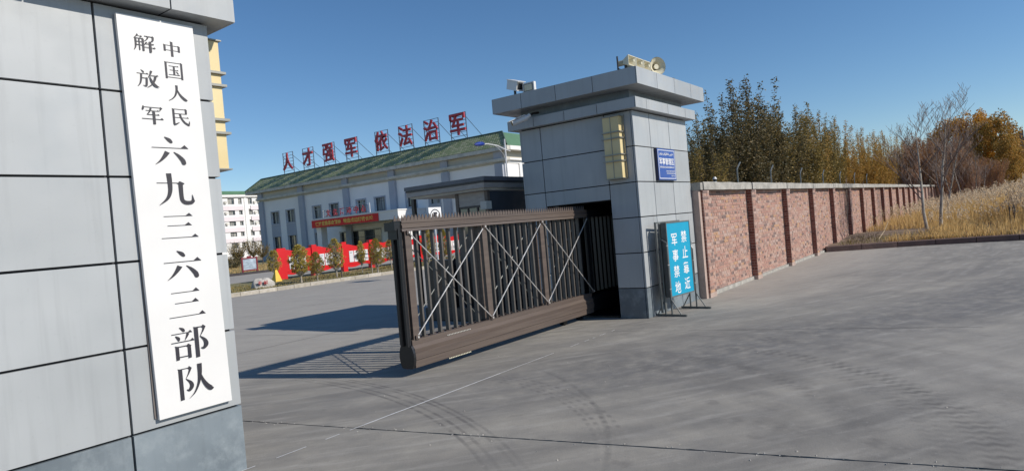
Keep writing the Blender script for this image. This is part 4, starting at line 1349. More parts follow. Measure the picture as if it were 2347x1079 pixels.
for a, b in lo_:
    add_window(hall, 'y', 50.0, a, b, 0.9, 3.05, 0.28, -1, 'grid', rnd, M['hall_pilaster'])
    MB().box(49.96, 49.999, a-.14, b+.14, 3.2, 4.58).build('spandrel_panel', M['hall_pilaster'], hall)
add_window(hall, 'y', 50.0, door[0], door[1], 0.02, 2.78, 0.28, -1, 'door', rnd, M['cornice'])
for y in (77.05, 68.4, 59.9, 52.1, 44.3, 37.35):
    MB().box(49.72, 50.0, y, y+0.95, 0, 7.8).build('pilaster', M['hall_pilaster'], hall)
MB().box(49.93, 50.4, HY0-.07, HY1+.07, 7.8, 8.95).build('frieze', M['hall_frieze'], hall)
for y in (77.05, 68.4, 59.9, 52.1, 44.3, 37.35):
    MB().box(49.70, 49.929, y, y+0.95, 8.26, 8.95).build('pilaster', M['hall_pilaster'], hall)
m_ = MB(); m_.box(49.62, 50.4, HY0-.36, HY1+.36, 8.08, 8.26); m_.box(49.69, 50.4, HY0-.3, HY1+.3, 7.98, 8.079)
m_.build('cornice', M['cornice'], hall)
m_ = MB(); m_.box(50.401, 78, HY0-.36, HY0+.1, 8.08, 8.26); m_.build('cornice', M['white_wall'], hall)
MB().box(50.401, 78, HY0-.07, HY0+.3, 7.8, 8.079).build('frieze', M['white_wall'], hall)
MB().box(50.401, 78, HY0-.07, HY0+.3, 8.261, 8.95).build('frieze', M['hall_frieze'], hall)
for x in (52.2, 57.0, 62.0):
    MB().box(x, x+1.6, HY0-.12, HY0-.002, 0, 7.8).build('pilaster', M['white_wall'], hall)
# eave slab, seen as short gutter pieces with joints
EY0, EY1, EX = 36.35, 80.2, 49.35
y = EY0
while y < EY1-0.1:
    e = min(y+1.35, EY1)
    MB().box(EX, EX+.5, y+.012, e-.012, 8.96, 9.34).build('eave_gutter', M['cornice'], hall)
    y = e
MB().box(EX+.51, 78, EY0+.02, EY1-.02, 8.96, 9.2).build('eave_slab', M['cornice'], hall)
MB().box(EX+.51, 78, EY0-.03, EY0+.018, 8.96, 9.34).build('eave_gutter', M['white_wall'], hall)
# tiled slopes: front slope as overlapping rows of small curved tiles
s = 1.6; RZ = 10.92
tiles = MB()
rows, tw = 9, 0.30
for r in range(rows):
    t0, t1 = r/rows, (r+1.25)/rows
    t1 = min(t1, 1.0)
    x0, z0 = EX+.0+s*t0, 9.34+(RZ-9.34)*t0
    x1, z1 = EX+s*t1, 9.34+(RZ-9.34)*t1
    yy0, yy1 = EY0+s*t0, EY1-s*t0
    y = yy0 + (tw/2 if r % 2 else 0)
    while y < yy1-tw*.5:
        j = rnd.uniform(-.008, .008)
        lift = 0.028
        ym = y+tw/2
        tiles.add([(x0-.02, y+.01, z0+.02+j), (x0-.02, ym, z0+.02+lift+j), (x0-.02, y+tw-.01, z0+.02+j), (x1, y+.01, z1-.01), (x1, ym, z1+lift-.01), (x1, y+tw-.01, z1-.01),
                   (x0-.02, y+.01, z0-.03), (x0-.02, y+tw-.01, z0-.03)],
                  [(0, 3, 4, 1), (1, 4, 5, 2), (6, 0, 1, 2, 7)])
        y += tw
tiles.build('roof_tiles', M['tile_green'], hall, kind='stuff')
m_ = MB()
A0 = (EX+.05, EY0+.05, 9.32); A1 = (EX+.05, EY1-.05, 9.32); B0 = (EX+s, EY0+s, RZ-.03); B1 = (EX+s, EY1-s, RZ-.03)
m_.quad(A0, B0, B1, A1)
C0 = (78, EY0, 9.32); D0 = (78, EY0+s, RZ-.03)
m_.quad((EX, EY0, 9.345), C0, D0, B0)
C1 = (78, EY1, 9.32); D1 = (78, EY1-s, RZ-.03)
m_.quad(C1, A1, B1, D1)
m_.quad(B0, D0, D1, B1)
m_.build('roof', M['roof_green'], hall)
m_ = MB()
m_.path([(EX-.02, EY0, 9.42), (EX+s, EY0+s, RZ+.05)], .09, 6)
m_.path([(EX-.02, EY1, 9.42), (EX+s, EY1-s, RZ+.05)], .09, 6)
m_.path([(EX+s, EY0+s, RZ+.04), (EX+s, EY1-s, RZ+.04)], .08, 6)
m_.build('ridge_cap', M['ridge_dark'], hall)
# entrance canopy
CX = 46.0
m_ = MB(); m_.box(CX+.02, 49.95, 48.1, 62.0, 3.5, 4.36); m_.build('canopy', M['white_wall'], hall)
MB().box(CX-.04, 49.95, 48.04, 62.06, 4.362, 4.47).build('canopy_coping', M['white_wall'], hall)
for y in (48.3, 61.0):
    MB().box(46.4, 47.2, y, y+.8, 0, 3.5).build('column', M['hall_wall'], hall)
MB().box(46.9, 49.9, 47.3, 47.5, 0.0, 2.9).build('side_wall', M['white_wall'], hall)
MB().box(44.9, 49.6, 46.2, 47.2, 0.0, 2.85).build('side_wall', M['white_wall'], hall)

bn = thing('red_banner', 'red banner with yellow characters hung along the hall entrance canopy', 'banner', (45.95, 56, 3.5))
MB().box(45.95, 45.975, 50.93, 61.98, 3.49, 4.30).build('cloth', M['red_banner'], bn)
m_ = MB()
add_text(m_, '保持发扬革命精神', (45.945, 61.3, 3.63), YM, ZP, 4.35, .52, .02)
add_text(m_, '锻造戍边钢铁长城', (45.945, 56.5, 3.63), YM, ZP, 4.75, .52, .02)
m_.build('lettering', M['yellow_text'], bn, kind='stuff')
es = thing('entrance_sign', 'small red characters on a thin frame standing on top of the entrance canopy', 'sign', (46.4, 56, 4.47))
m_ = MB()
for y in (60.2, 58.2, 56.4, 54.6, 52.9):
    m_.tube((46.4, y, 4.46), (46.4, y, 5.32), .03, n=5)
m_.tube((46.4, 60.2, 5.30), (46.4, 52.9, 5.30), .022, n=5); m_.tube((46.4, 60.2, 4.62), (46.4, 52.9, 4.62), .022, n=5)
m_.build('frame', M['sign_frame'], es)
MB().tube((46.4, 60.35, 4.46), (46.4, 60.35, 5.35), .05, n=6).build('end_post', M['pole_white'], es)
MB().tube((46.4, 52.6, 4.46), (46.4, 52.6, 5.5), .05, n=6).build('end_post', M['pole_white'], es)
for i, ch in enumerate('文化活动中心'):
    m_ = MB()
    add_text(m_, ch, (46.34, 59.75-1.17*i, 4.62), YM, ZP, .72, .72, .03, .05)
    m_.build('character', M['red_letter'], es)

# rooftop characters, each with its own frame
RX = 50.95
LY = [(74.37*50.95/51.5, '人'), (70.15*50.95/51.5, '才'), (66.02*50.95/51.5, '强'), (61.81*50.95/51.5, '军'), (56.57*50.95/51.5, '依'), (52.70*50.95/51.5, '法'), (48.81*50.95/51.5, '治'), (45.03*50.95/51.5, '军')]
words = ['first and leftmost rooftop character, shaped like an upside-down V', 'second rooftop character from the left, a crossed stroke with one hook',
         'third rooftop character, the densest one, on its roof frame', 'fourth rooftop character, last one before the wide gap', 'fifth rooftop character, first one after the wide gap',
         'sixth rooftop character, third from the right on the roof', 'seventh rooftop character, second from the right end', 'rightmost and highest-looking red rooftop character']
for (y, ch), lab in zip(LY, words):
    rt = thing('rooftop_character', lab, 'sign', (RX, y-1.05, RZ+.05), 'red characters on the hall roof')
    m_ = MB()
    for yy in (y, y-2.1):
        m_.box(RX+.10, RX+.17, yy-.035, yy+.035, RZ, 13.72)
    for k in range(7):
        z = 11.35+k*.39
        m_.box(RX+.11, RX+.16, y-2.065, y-.035, z-.02, z+.02)
    m_.build('frame', M['sign_frame'], rt)
    for yy in (y, y-2.1):
        MB().tube((RX+.15, yy, 13.2), (RX+3.2, yy, RZ+.05), .03, n=5).build('stay', M['sign_frame'], rt)
    m_ = MB()
    add_text(m_, ch, (RX+.08, y-.02, 11.45), YM, ZP, 2.05, 2.2, .016, .16)
    m_.build('character', M['red_letter'], rt)

# ------------------------------------------------------------------ dormitory block far behind
dm = thing('dormitory_block', 'white five-storey block with green roof glimpsed behind the left pillar', 'building', (92, 150, 0))
mb = MB()
cols = []
for base in (71.9, 79.7, 87.5, 95.3):
    cols += [(base, base+1.7, 'two'), (base+2.75, base+3.7, 'two'), (base+5.4, base+6.5, 'two')]
zr = [(13.2, 14.65), (10.6, 12.0), (7.95, 9.35), (5.3, 6.75), (2.4, 4.0), (0.3, 1.3)]
hl = [(a, b, z0, z1) for a, b, _ in cols for z0, z1 in zr[:5]]
pierced(mb, 'x', 150.0, 66, 112, -1.2, 15.0, hl, 0.3, -1)
mb.quad((66, 150, -1.2), (66, 150, 15), (66, 162, 15), (66, 162, -1.2))
mb.quad((112, 150, -1.2), (112, 162, -1.2), (112, 162, 15), (112, 150, 15))
mb.build('wall', M['white_wall'], dm)
MB().box(66.2, 111.8, 150.5, 161.9, -1, 15).build('interior_core', M['glass'], dm)
for a, b, _ in cols:
    for z0, z1 in zr[:5]:
        add_window(dm, 'x', 150.0, a, b, z0, z1, 0.3, -1, 'two', rnd)
for base in (71.9, 79.7, 87.5, 95.3):
    for z in (12.3, 9.65, 7.0, 4.4):
        MB().box(base-1.9, base+3.9, 149.78, 149.998, z-.55, z+.55).build('balcony_band', M['pink_wall'], dm)
    for z0, z1 in zr[:3]:
        MB().box(base+6.75, base+7.3, 149.6, 149.998, z0+.2, z0+.75).build('air_conditioner', M['cornice'], dm)
    MB().box(base+4.3, base+4.9, 149.85, 149.998, -1, 15.0).build('pilaster', M['white_wall'], dm)
MB().box(65.6, 112.4, 149.5, 162.5, 15.0, 15.6).build('cornice', M['white_wall'], dm)
MB().prism([(149.4, 15.6), (162.6, 15.6), (161.6, 16.5), (150.4, 16.5)], 0, 65.5, 112.5).build('roof', M['roof_green'], dm)

# ------------------------------------------------------------------ red display boards
db = thing('display_board', 'long bright red display board with wavy edges and white posters in the planted bed', 'display board', (22, 27.2, 0))
bays = [18.25 + 1.85*k for k in range(8)]
for k, x in enumerate(bays):
    w = 0.24 if k == 0 else 0.14
    MB().box(x-w, x+w, 27.10, 27.34, 0.05, 1.62 if k else 1.58).build('post', M['red_board'], db)
    if k == len(bays)-1:
        break
    m_ = MB()
    x0, x1 = x+w, bays[k+1]-0.14
    N = 14
    top = [(x0+(x1-x0)*i/N, 1.43+0.065*math.cos(i/N*2*math.pi*(1 if k % 2 else 1))+(.04 if k % 2 else 0)) for i in range(N+1)]
    bot = [(x0+(x1-x0)*i/N, 0.34-0.06*math.sin(i/N*2*math.pi)) for i in range(N+1)]
    for i in range(N):
        a, b, c, d = top[i], top[i+1], bot[i], bot[i+1]
        m_.quad((c[0], 27.16, c[1]), (d[0], 27.16, d[1]), (b[0], 27.16, b[1]), (a[0], 27.16, a[1]))
        m_.quad((d[0], 27.28, d[1]), (c[0], 27.28, c[1]), (a[0], 27.28, a[1]), (b[0], 27.28, b[1]))
        m_.quad((a[0], 27.16, a[1]), (b[0], 27.16, b[1]), (b[0], 27.28, b[1]), (a[0], 27.28, a[1]))
        m_.quad((c[0], 27.28, c[1]), (d[0], 27.28, d[1]), (d[0], 27.16, d[1]), (c[0], 27.16, c[1]))
    pnl = m_.build('board_panel', M['red_board'], db)
    MB().box(x0, x1, 27.14, 27.158, 0.44, 0.48).build('moulding', M['red_board'], pnl)
    ps = x0+.18
    while ps < x1-.35:
        pw = 0.28
        MB().box(ps, ps+pw, 27.135, 27.158, 0.55, 1.13).build('poster', M['poster'], pnl)
        pp = MB()
        if rnd.random() < .6:
            pp.box(ps+.05, ps+pw-.05, 27.130, 27.134, .62, .62+rnd.uniform(.1, .22))
        pp.box(ps+.04, ps+pw-.08, 27.130, 27.134, 1.02, 1.06)
        pp.build('poster_print', M['poster_print'], pnl)
        ps += pw+.045

bb = thing('picture_board', 'small maroon framed picture board standing on the lawn edge left of the red boards', 'notice board', (25.5, 41.6, 0))
MB().box(24.93, 26.0, 41.58, 41.62, .30, 1.05).build('picture', M['landscape_print'], bb)
for x in (24.90, 26.0):
    MB().box(x-.05, x+.05, 41.55, 41.65, 0.06, 1.16).build('post', M['maroon'], bb)
MB().box(24.95, 25.95, 41.56, 41.64, 1.05, 1.13).build('top_rail', M['maroon'], bb)
MB().box(24.95, 25.95, 41.56, 41.64, .22, .30).build('bottom_rail', M['maroon'], bb)
MB().box(25.3, 25.6, 41.57, 41.63, 1.13, 1.24).build('crest', M['maroon'], bb)

# ------------------------------------------------------------------ inscribed boulder
def boulder():
    root = thing('inscribed_boulder', 'pale rounded boulder with two red characters in the planted bed', 'boulder', (14.78, 23.38, 0.10))
    rn = random.Random(5)
    m_ = MB()
    nu, nv = 20, 10
    vs = []
    for j in range(nv+1):
        ph = math.pi/2*j/nv
        for i in range(nu):
            th = 2*math.pi*i/nu
            n_ = 1 + .10*math.sin(3*th+1)*math.cos(2*ph) + .06*math.sin(5*th+ph*4) + rn.uniform(-.02, .02)
            vs.append((.43*math.copysign(abs(math.cos(th))**.8, math.cos(th))*math.cos(ph)**.55*n_, .20*math.sin(th)*math.cos(ph)**.6*n_, .38*math.sin(ph)**.8*n_ - .03))
    m_.add(vs, [(j*nu+i, j*nu+(i+1) % nu, (j+1)*nu+(i+1) % nu, (j+1)*nu+i) for j in range(nv) for i in range(nu)])
    o = m_.build('stone', M['stone'], root, local=True)
    for p in o.data.polygons:
        p.use_smooth = True
    for i, ch in enumerate('奉献'):
        m_ = MB(); add_text(m_, ch, (-.22+.22*i, -.25, .14), XP, ZP, .15, .15, .0, .03)
        m_.build('character', M['red_paint'], root, local=True)
    root.rotation_euler = (0, 0, RAD(-20))
boulder()
yc = thing('yellow_floor_stand', 'yellow A-shaped plastic stand at the left end of the red boards', 'floor stand', (17.42, 26.4, .1))
m_ = MB()
m_.add([(17.25, 26.22, .1), (17.59, 26.22, .1), (17.47, 26.38, .62), (17.37, 26.38, .62), (17.25, 26.58, .1), (17.59, 26.58, .1), (17.47, 26.42, .62), (17.37, 26.42, .62)],
       [(0, 1, 2, 3), (5, 4, 7, 6), (3, 2, 6, 7), (1, 5, 6, 2), (4, 0, 3, 7)])
m_.build('body', M['yellow_plastic'], yc)
MB().path([(17.38, 26.4, .62), (17.38, 26.4, .71), (17.46, 26.4, .71), (17.46, 26.4, .62)], .012, 5).build('handle', M['yellow_plastic'], yc)
bp = MB().tube((18.05, 22.6, .1), (18.05, 22.6, .42), .035, n=8)
tag(bp.build('marker_post', M['bark'], loc=(18.05, 22.6, .1)), 'short dark wooden post in the bed near the pale kerb', 'post')

# ------------------------------------------------------------------ vegetation
def branch_tree(rn, height, spread, levels=3, trunk_r=.06, first=.25, twist=.25, kids=(5, 4, 3), up=.6, whorl=True):
    """returns list of (points, radii, level)"""
    out = []
    def grow(p, d, L, r, lev):
        n = 5 if lev == 0 else 4
        pts, rs = [p], [r]
        q, dd = Vector(p), Vector(d).normalized()
        for i in range(n):
            dd = (dd + Vector((rn.uniform(-1, 1), rn.uniform(-1, 1), rn.uniform(-.3, 1)*.5))*twist*(0.35 if lev == 0 else 0.6) + Vector((0, 0, up*.12*lev))).normalized()
            q = q + dd*(L/n)
            pts.append(q.copy()); rs.append(max(r*(1-(i+1)/n*.75), .0025))
        out.append((pts, rs, lev))
        if lev < levels:
            k = kids[lev]
            for j in range(k):
                t = first + (1-first)*(j+rn.random()*.7)/k if lev == 0 else .25+.72*(j+rn.random()*.6)/k
                t = min(t, .97)
                i = int(t*n); f = t*n-i
                base = pts[i].lerp(pts[min(i+1, n)], f)
                ang = rn.random()*6.28
                side = Vector((math.cos(ang), math.sin(ang), 0))
                nd = (dd*.75 + side*spread + Vector((0, 0, up))).normalized()
                grow(base, nd, L*(.50 if lev == 0 else .55)*(1.15-t*.55)*rn.uniform(.8, 1.15), max(rs[i]*.55, .003), lev+1)
    grow(Vector((0, 0, 0)), Vector((rn.uniform(-.04, .04), rn.uniform(-.04, .04), 1)), height, trunk_r, 0)
    return out

def wood_mesh(br, name, mat, mats2=None, cut=99):
    m_ = MB()
    for pts, rs, lev in br:
        if lev <= cut:
            m_.path(pts, rs, 6 if lev == 0 else (4 if lev == 1 else 3), 0 if lev == 0 or mats2 is None else 1)
    return m_.mesh(name, [mat] if mats2 is None else [mat, mats2])

def leaf_mesh(name, pos, size, rn, mat, squash=.6, aim=None):
    """many small leaf-sized quads (numpy)"""
    P = np.array(pos)
    n = len(P)
    a = rn.normal(size=(n, 3)); a /= np.linalg.norm(a, axis=1)[:, None]
    if aim is not None:
        a = a*.6 + np.array(aim); a /= np.linalg.norm(a, axis=1)[:, None]
    b = rn.normal(size=(n, 3)); b -= (a*b).sum(1)[:, None]*a; b /= np.linalg.norm(b, axis=1)[:, None]
    s = size*rn.uniform(.6, 1.3, n)[:, None]
    V = np.empty((n, 4, 3))
    V[:, 0] = P - a*s*.5; V[:, 1] = P + b*s*squash*.5; V[:, 2] = P + a*s*.5; V[:, 3] = P - b*s*squash*.5
    me = bpy.data.meshes.new(name)
    me.vertices.add(n*4); me.vertices.foreach_set('co', V.reshape(-1))
    me.loops.add(n*4); me.loops.foreach_set('vertex_index', np.arange(n*4, dtype=np.int32))
    me.polygons.add(n); me.polygons.foreach_set('loop_start', np.arange(0, n*4, 4, dtype=np.int32))
    me.materials.append(mat)
    me.update(calc_edges=True)
    return me

def poplar_meshes(seed, height, width, n_leaf, leaf, lmat):
    """columnar tree: many steep stems, each feathered with leaves, leaving ragged spires"""
    rn = random.Random(seed); nr = np.random.default_rng(seed)
    wood = MB(); pos = []
    wood.path([(0, 0, 0), (0.02, 0.01, height*.3), (0, 0, height*.62), (.03, 0, height*.93)], [.08, .055, .03, .008], 6)
    stems = [((0, 0, height*.12), (0.03, 0, height*.99), 1.0, .13)]
    ns = 60
    for k in range(ns):
        a = rn.random()*6.28
        z0 = height*rn.uniform(.02, .42)
        r = width*rn.uniform(.18, .62)
        L = rn.uniform(.22, .5)*height
        top = min(z0+L, height*rn.uniform(.55, .93)) if k % 5 else height*rn.uniform(.8, .98)
        stems.append(((math.cos(a)*.1, math.sin(a)*.1, z0), (math.cos(a)*r, math.sin(a)*r, top), .8, .16))
    per = n_leaf//(ns+3)
    for i, (p, q, w_, rad) in enumerate(stems):
        p, q = Vector(p), Vector(q)
        c = p.lerp(q, .45) + Vector((q.x*.35, q.y*.35, 0))
        pts = [p*(1-t)**2 + c*2*t*(1-t) + q*t*t for t in (0, .25, .5, .75, 1)]
        wood.path(pts, [.018, .013, .01, .006, .003], 4)
        m = per*(3 if i == 0 else 1)
        t = nr.uniform(.05, 1, m)
        P_ = np.outer((1-t)**2, p) + np.outer(2*t*(1-t), c) + np.outer(t*t, q)
        rr = rad*(1.35-t)*(2.2 if i == 0 else 1.7)
        P_ += nr.normal(size=(m, 3))*np.c_[rr, rr, rr*1.3]*.75
        P_ = P_[P_[:, 2] > .25]
        pos.append(P_)
    pos = np.concatenate(pos)
    return wood.mesh('trunk', M['bark']), leaf_mesh('crown', pos, leaf, nr, lmat)

def plant_tree(name, label, cat, meshes, loc, rotz=0, scale=1.0, group=None):
    r = thing(name, label, cat, loc, group, rotz)
    r.scale = scale if isinstance(scale, tuple) else (scale,)*3
    for me in meshes:
        o = bpy.data.objects.new(me.name.split('.')[0], me)
        COL.objects.link(o); o.parent = r
    return r

random.seed(31)
variants = {}
for key, mat in (('dark', 'leaf_dark'), ('olive', 'leaf_olive'), ('gold', 'leaf_gold')):
    variants[key] = [poplar_meshes(s_ + len(key)*7, 9.0, 2.6, 19000, .115, M[mat]) for s_ in (1, 2)]
for k in variants:
    for tm, lm in variants[k]:
        tm.name = 'trunk'; lm.name = 'crown'
row = [(32.2, 12.0, 4.8, 'olive'), (34.8, 12.2, 6.0, 'dark'), (37.2, 12, 8.9, 'dark'), (39.8, 12, 9.4, 'dark'), (42.5, 12, 8.2, 'dark'), (44.8, 12.1, 9.0, 'olive'), (47.1, 12, 8.4, 'dark'), (49.8, 12, 8.5, 'olive'),
       (52.3, 12, 9.0, 'olive'), (55.6, 12, 8.8, 'olive'), (59.4, 12, 9.0, 'gold'), (63.4, 12, 9.6, 'olive'), (67.5, 12, 9.0, 'olive'), (71.8, 12, 9.6, 'gold'), (76.5, 12, 8.2, 'gold'), (81.5, 12, 8.6, 'gold'),
       (87, 12, 9.8, 'gold'), (93, 12, 9.8, 'gold'), (100, 12, 10.2, 'gold'), (107, 12, 10.2, 'gold'), (115, 12, 10.4, 'gold'), (124, 12, 10.2, 'olive'), (133, 12, 10.4, 'gold')]
desc = {'dark': 'dark green columnar poplar', 'olive': 'olive brown columnar poplar', 'gold': 'golden tinged columnar poplar'}
for i, (x, y, h, k) in enumerate(row):
    lab = '%s behind the brick wall, %s tree of the row from the pillar' % (desc[k], names[i])
    plant_tree('poplar_tree', lab, 'tree', variants[k][i % 2], (x+random.uniform(-.5, .5), y+random.uniform(-.5, .5), 0), random.random()*6, ((1.25 if 1 < i < 12 else 1.0)+.16*random.random(), (1.25 if 1 < i < 12 else 1.0)+.16*random.random(), h/9), 'poplars behind the brick wall')
for i, (x, y, h, k) in enumerate([(36, 14.5, 6.8, 'dark'), (38.6, 14.2, 7.6, 'olive'), (41, 14.6, 7.4, 'olive'), (43.8, 14.4, 7.6, 'dark'), (46, 16, 6.6, 'olive'), (52, 16.5, 6.8, 'gold'), (58, 17, 7, 'olive'), (66, 17, 7.2, 'gold'), (75, 17.5, 7.5, 'olive'), (86, 18, 9, 'gold'), (98, 18, 9, 'gold')]):
    plant_tree('poplar_tree', 'rear poplar seen between the front row behind the wall, %s from the pillar' % names[i], 'tree', variants[k][(i+1) % 2], (x, y, 0), random.random()*6, (h/9*1.35, h/9*1.35, h/9), 'rear poplars seen through the front row')

# broad autumn trees beyond the end of the wall
def round_tree_meshes(seed, height, width, n_leaf, leaf, lmat, low=.12):
    rn = random.Random(seed); nr = np.random.default_rng(seed)
    br = branch_tree(rn, height*.62, .9, 2, .14, .2, .3, (9, 5), .6)
    wood = wood_mesh(br, 'trunk', M['bark'])
    cl = []
    for k in range(80):
        a = rn.random()*6.28; z = rn.uniform(low, .97); env = math.sin(math.pi*min(.98, (z*.86+.12)))**.55
        r = width*env*math.sqrt(rn.uniform(.15, 1))
        cl.append((math.cos(a)*r, math.sin(a)*r, z*height, rn.uniform(.35, .8)*width*.42))
    pos = []
    per = n_leaf//len(cl)
    for cx, cy, cz, cr in cl:
        P_ = nr.normal(size=(per, 3)); P_ /= np.linalg.norm(P_, axis=1)[:, None]
        P_ *= (cr*nr.uniform(.25, 1, per)**.5)[:, None]
        P_[:, 2] *= 1.25
        pos.append(P_ + np.array([cx, cy, cz]))
    pos = np.concatenate(pos)
    pos = pos[pos[:, 2] > .3]
    return wood, leaf_mesh('crown', pos, leaf, nr, lmat)
gold_t = [round_tree_meshes(50+i, 8.2, 2.9, 17000, .20, M['leaf_orange']) for i in range(2)]
gold_o = [round_tree_meshes(60, 8.2, 2.9, 17000, .20, M['leaf_gold'])]
for i, (x, y, h, k) in enumerate([(92, 3.9, 9.3, 0), (93, 1.7, 10.3, 1), (90, -.1, 9.0, 0)]):
    plant_tree('autumn_tree', ['orange broad tree rising behind the reddish thicket, left of the tallest', 'tallest orange yellow tree right of the bare trees', 'golden rounded tree at the right end of the tree line'][i], 'tree',
               (gold_t[k] if i != 2 else gold_o[0]), (x, y, 0), i*1.7, (1, 1, h/8.2), 'orange trees at the end of the wall')
plant_tree('autumn_tree', 'lower golden tree nearest the open sky at the right of the thicket', 'tree', gold_o[0], (86, -1.4, 0), 2.2, (.62, .62, .78), 'orange trees at the end of the wall')

def thicket_meshes(seed, height, width):
    rn = random.Random(seed); nr = np.random.default_rng(seed)
    m_ = MB(); pos = []
    for k in range(5):
        a = rn.random()*6.28; b = (math.cos(a)*.35, math.sin(a)*.35, 0)
        br = branch_tree(rn, height*rn.uniform(.8, 1), .55, 3, .045, .12, .3, (11, 6, 3), .75)
        for pts, rs, lev in br:
            pts = [p+Vector(b) for p in pts]
            m_.path(pts, [max(r, .007) for r in rs], 4 if lev == 0 else 3)
            if lev >= 2:
                pos += [tuple(p) for p in pts[1:]]
    P_ = np.array(pos); P_ = np.repeat(P_, 2, axis=0) + nr.normal(size=(len(P_)*2, 3))*.09
    return m_.mesh('branches', M['twig_red']), leaf_mesh('crown', P_, .085, nr, M['leaf_red'])
th = [thicket_meshes(70+i, 6.5, 1.5) for i in range(2)]
tl = [(70, 6.3, 7.4), (72, 5.2, 8.0), (74, 4.3, 7.6), (73, 3.2, 7.0), (70, 2.5, 6.2), (72, 1.8, 5.4), (71, 1.0, 5.0), (68, .3, 4.4), (78, 5.8, 8.6), (80, 3.6, 7.6), (66, 1.6, 4.8), (76, -.2, 4.6), (64, 3.4, 5.4)]
for i, (x, y, h) in enumerate(tl):
    plant_tree('russet_tree', 'russet brown almost leafless tree in the thicket past the wall end, %s by size' % names[i], 'tree', th[i % 2], (x, y, .1), i*1.3, (h/6.5*1.0, h/6.5*1.0, h/6.5*.68), 'russet trees past the wall end')

# bare roadside trees
def bare_tree(name, label, seed, loc, height, spread=.95, r=.058, lean=(0, 0), kids=(11, 6, 4)):
    rn = random.Random(seed)
    br = branch_tree(rn, height, spread, 3, r, .30, .30, kids, .34)
    root = thing(name, label, 'tree', loc, 'bare trees by the brown kerb')
    m_ = MB(); m_.path(*br[0][:2], 8); me = m_.mesh('trunk', M['bark_pale'])
    o = bpy.data.objects.new('trunk', me); COL.objects.link(o); o.parent = root
    m_ = MB()
    for pts, rs, lev in br[1:]:
        m_.path(pts, [max(q, .005) for q in rs], 4 if lev == 1 else 3)
    o = bpy.data.objects.new('branches', m_.mesh('branches', M['twig'])); COL.objects.link(o); o.parent = root
    root.rotation_euler = (lean[0], lean[1], 0)
    return root
bare_tree('bare_tree', 'left one of the two pale bare trunks standing just behind the brown kerb', 5, (27.2, 2.02, .15), 3.7, lean=(0, RAD(0)))
bare_tree('bare_tree', 'tallest bare tree with pale trunk, right one of the pair behind the brown kerb', 12, (26.7, 1.60, .15), 3.8)
bare_tree('bare_tree', 'slender dark bare tree among the reeds right behind the pale pair', 7, (36.5, 1.90, .2), 4.0, r=.05)
bare_tree('bare_tree', 'thin bare tree in the reeds where the wall disappears', 9, (47, 2.1, .2), 3.3, r=.04, kids=(9, 5, 3))
bare_tree('bare_tree', 'thin bare tree just right of the visible end of the coping', 14, (50, 1.65, .2), 3.5, r=.04, kids=(9, 5, 3))
bare_tree('bare_tree', 'forked thin bare tree in front of the russet thicket', 16, (58, 1.2, .2), 3.5, r=.045, kids=(9, 5, 3))
bare_tree('bare_tree', 'rightmost thin bare tree in front of the russet thicket', 19, (62, .7, .2), 3.1, r=.04, kids=(8, 5, 3))

# dry climbers on the wall
for i, (x, h, lab) in enumerate(((26.3, 1.9, 'dry leafless climber on the brick wall, nearer the pillar'), (30.6, 1.75, 'dry leafless climber on the brick wall, farther from the pillar'))):
    rn = random.Random(80+i)
    m_ = MB()
    br = branch_tree(rn, h, .5, 2, .014, .2, .35, (9, 4), .4)
    for pts, rs, lev in br:
        m_.path([(p.x*.9, -abs(p.y)*.25, p.z) for p in pts], [max(q, .005) for q in rs], 3)
    me = m_.mesh('climber', M['twig'])
    o = bpy.data.objects.new('climber', me); COL.objects.link(o); o.location = (x, 4.42, .05)
    tag(o, lab, 'climbing plant', 'dry climbers on the wall')

# pines in the bed
def pine_meshes(seed, height, width, trunk, n_tuft):
    rn = random.Random(seed); nr = np.random.default_rng(seed)
    wood = MB(); wood.path([(0, 0, 0), (.02, .01, height*.5), (0, 0, height*.95)], [.045, .03, .008], 6)
    V, F = [], []
    for k in range(n_tuft):
        t = rn.random()
        z = trunk + (height-trunk)*t
        env = math.sin(math.pi*min(.97, t*.75+.22))**.8
        a = rn.random()*6.28; r = width*env*math.sqrt(rn.uniform(.08, 1))*rn.uniform(.75, 1.1)
        c = Vector((math.cos(a)*r, math.sin(a)*r, z))
        wood.path([(0, 0, max(.1, z-.25*r/width-.05)), tuple(c)], [.012, .004], 3)
        out = Vector((math.cos(a)*.7, math.sin(a)*.7, .55))
        for q in range(30):
            d = (Vector((rn.gauss(0, 1), rn.gauss(0, 1), rn.gauss(0, 1))).normalized()*.9 + out).normalized()
            L = rn.uniform(.07, .13)
            s_ = d.orthogonal().normalized()*.007
            b = len(V)
            V += [tuple(c+s_), tuple(c-s_), tuple(c+d*L)]
            F.append((b, b+1, b+2))
    me = bpy.data.meshes.new('crown'); me.from_pydata(V, [], F); me.materials.append(M['needle']); me.update()
    return wood.mesh('trunk', M['bark_pale']), me
pv_ = [pine_meshes(1, 1.7, .48, .45, 330), pine_meshes(2, 1.7, .42, .6, 260), pine_meshes(3, 1.7, .36, .35, 280)]
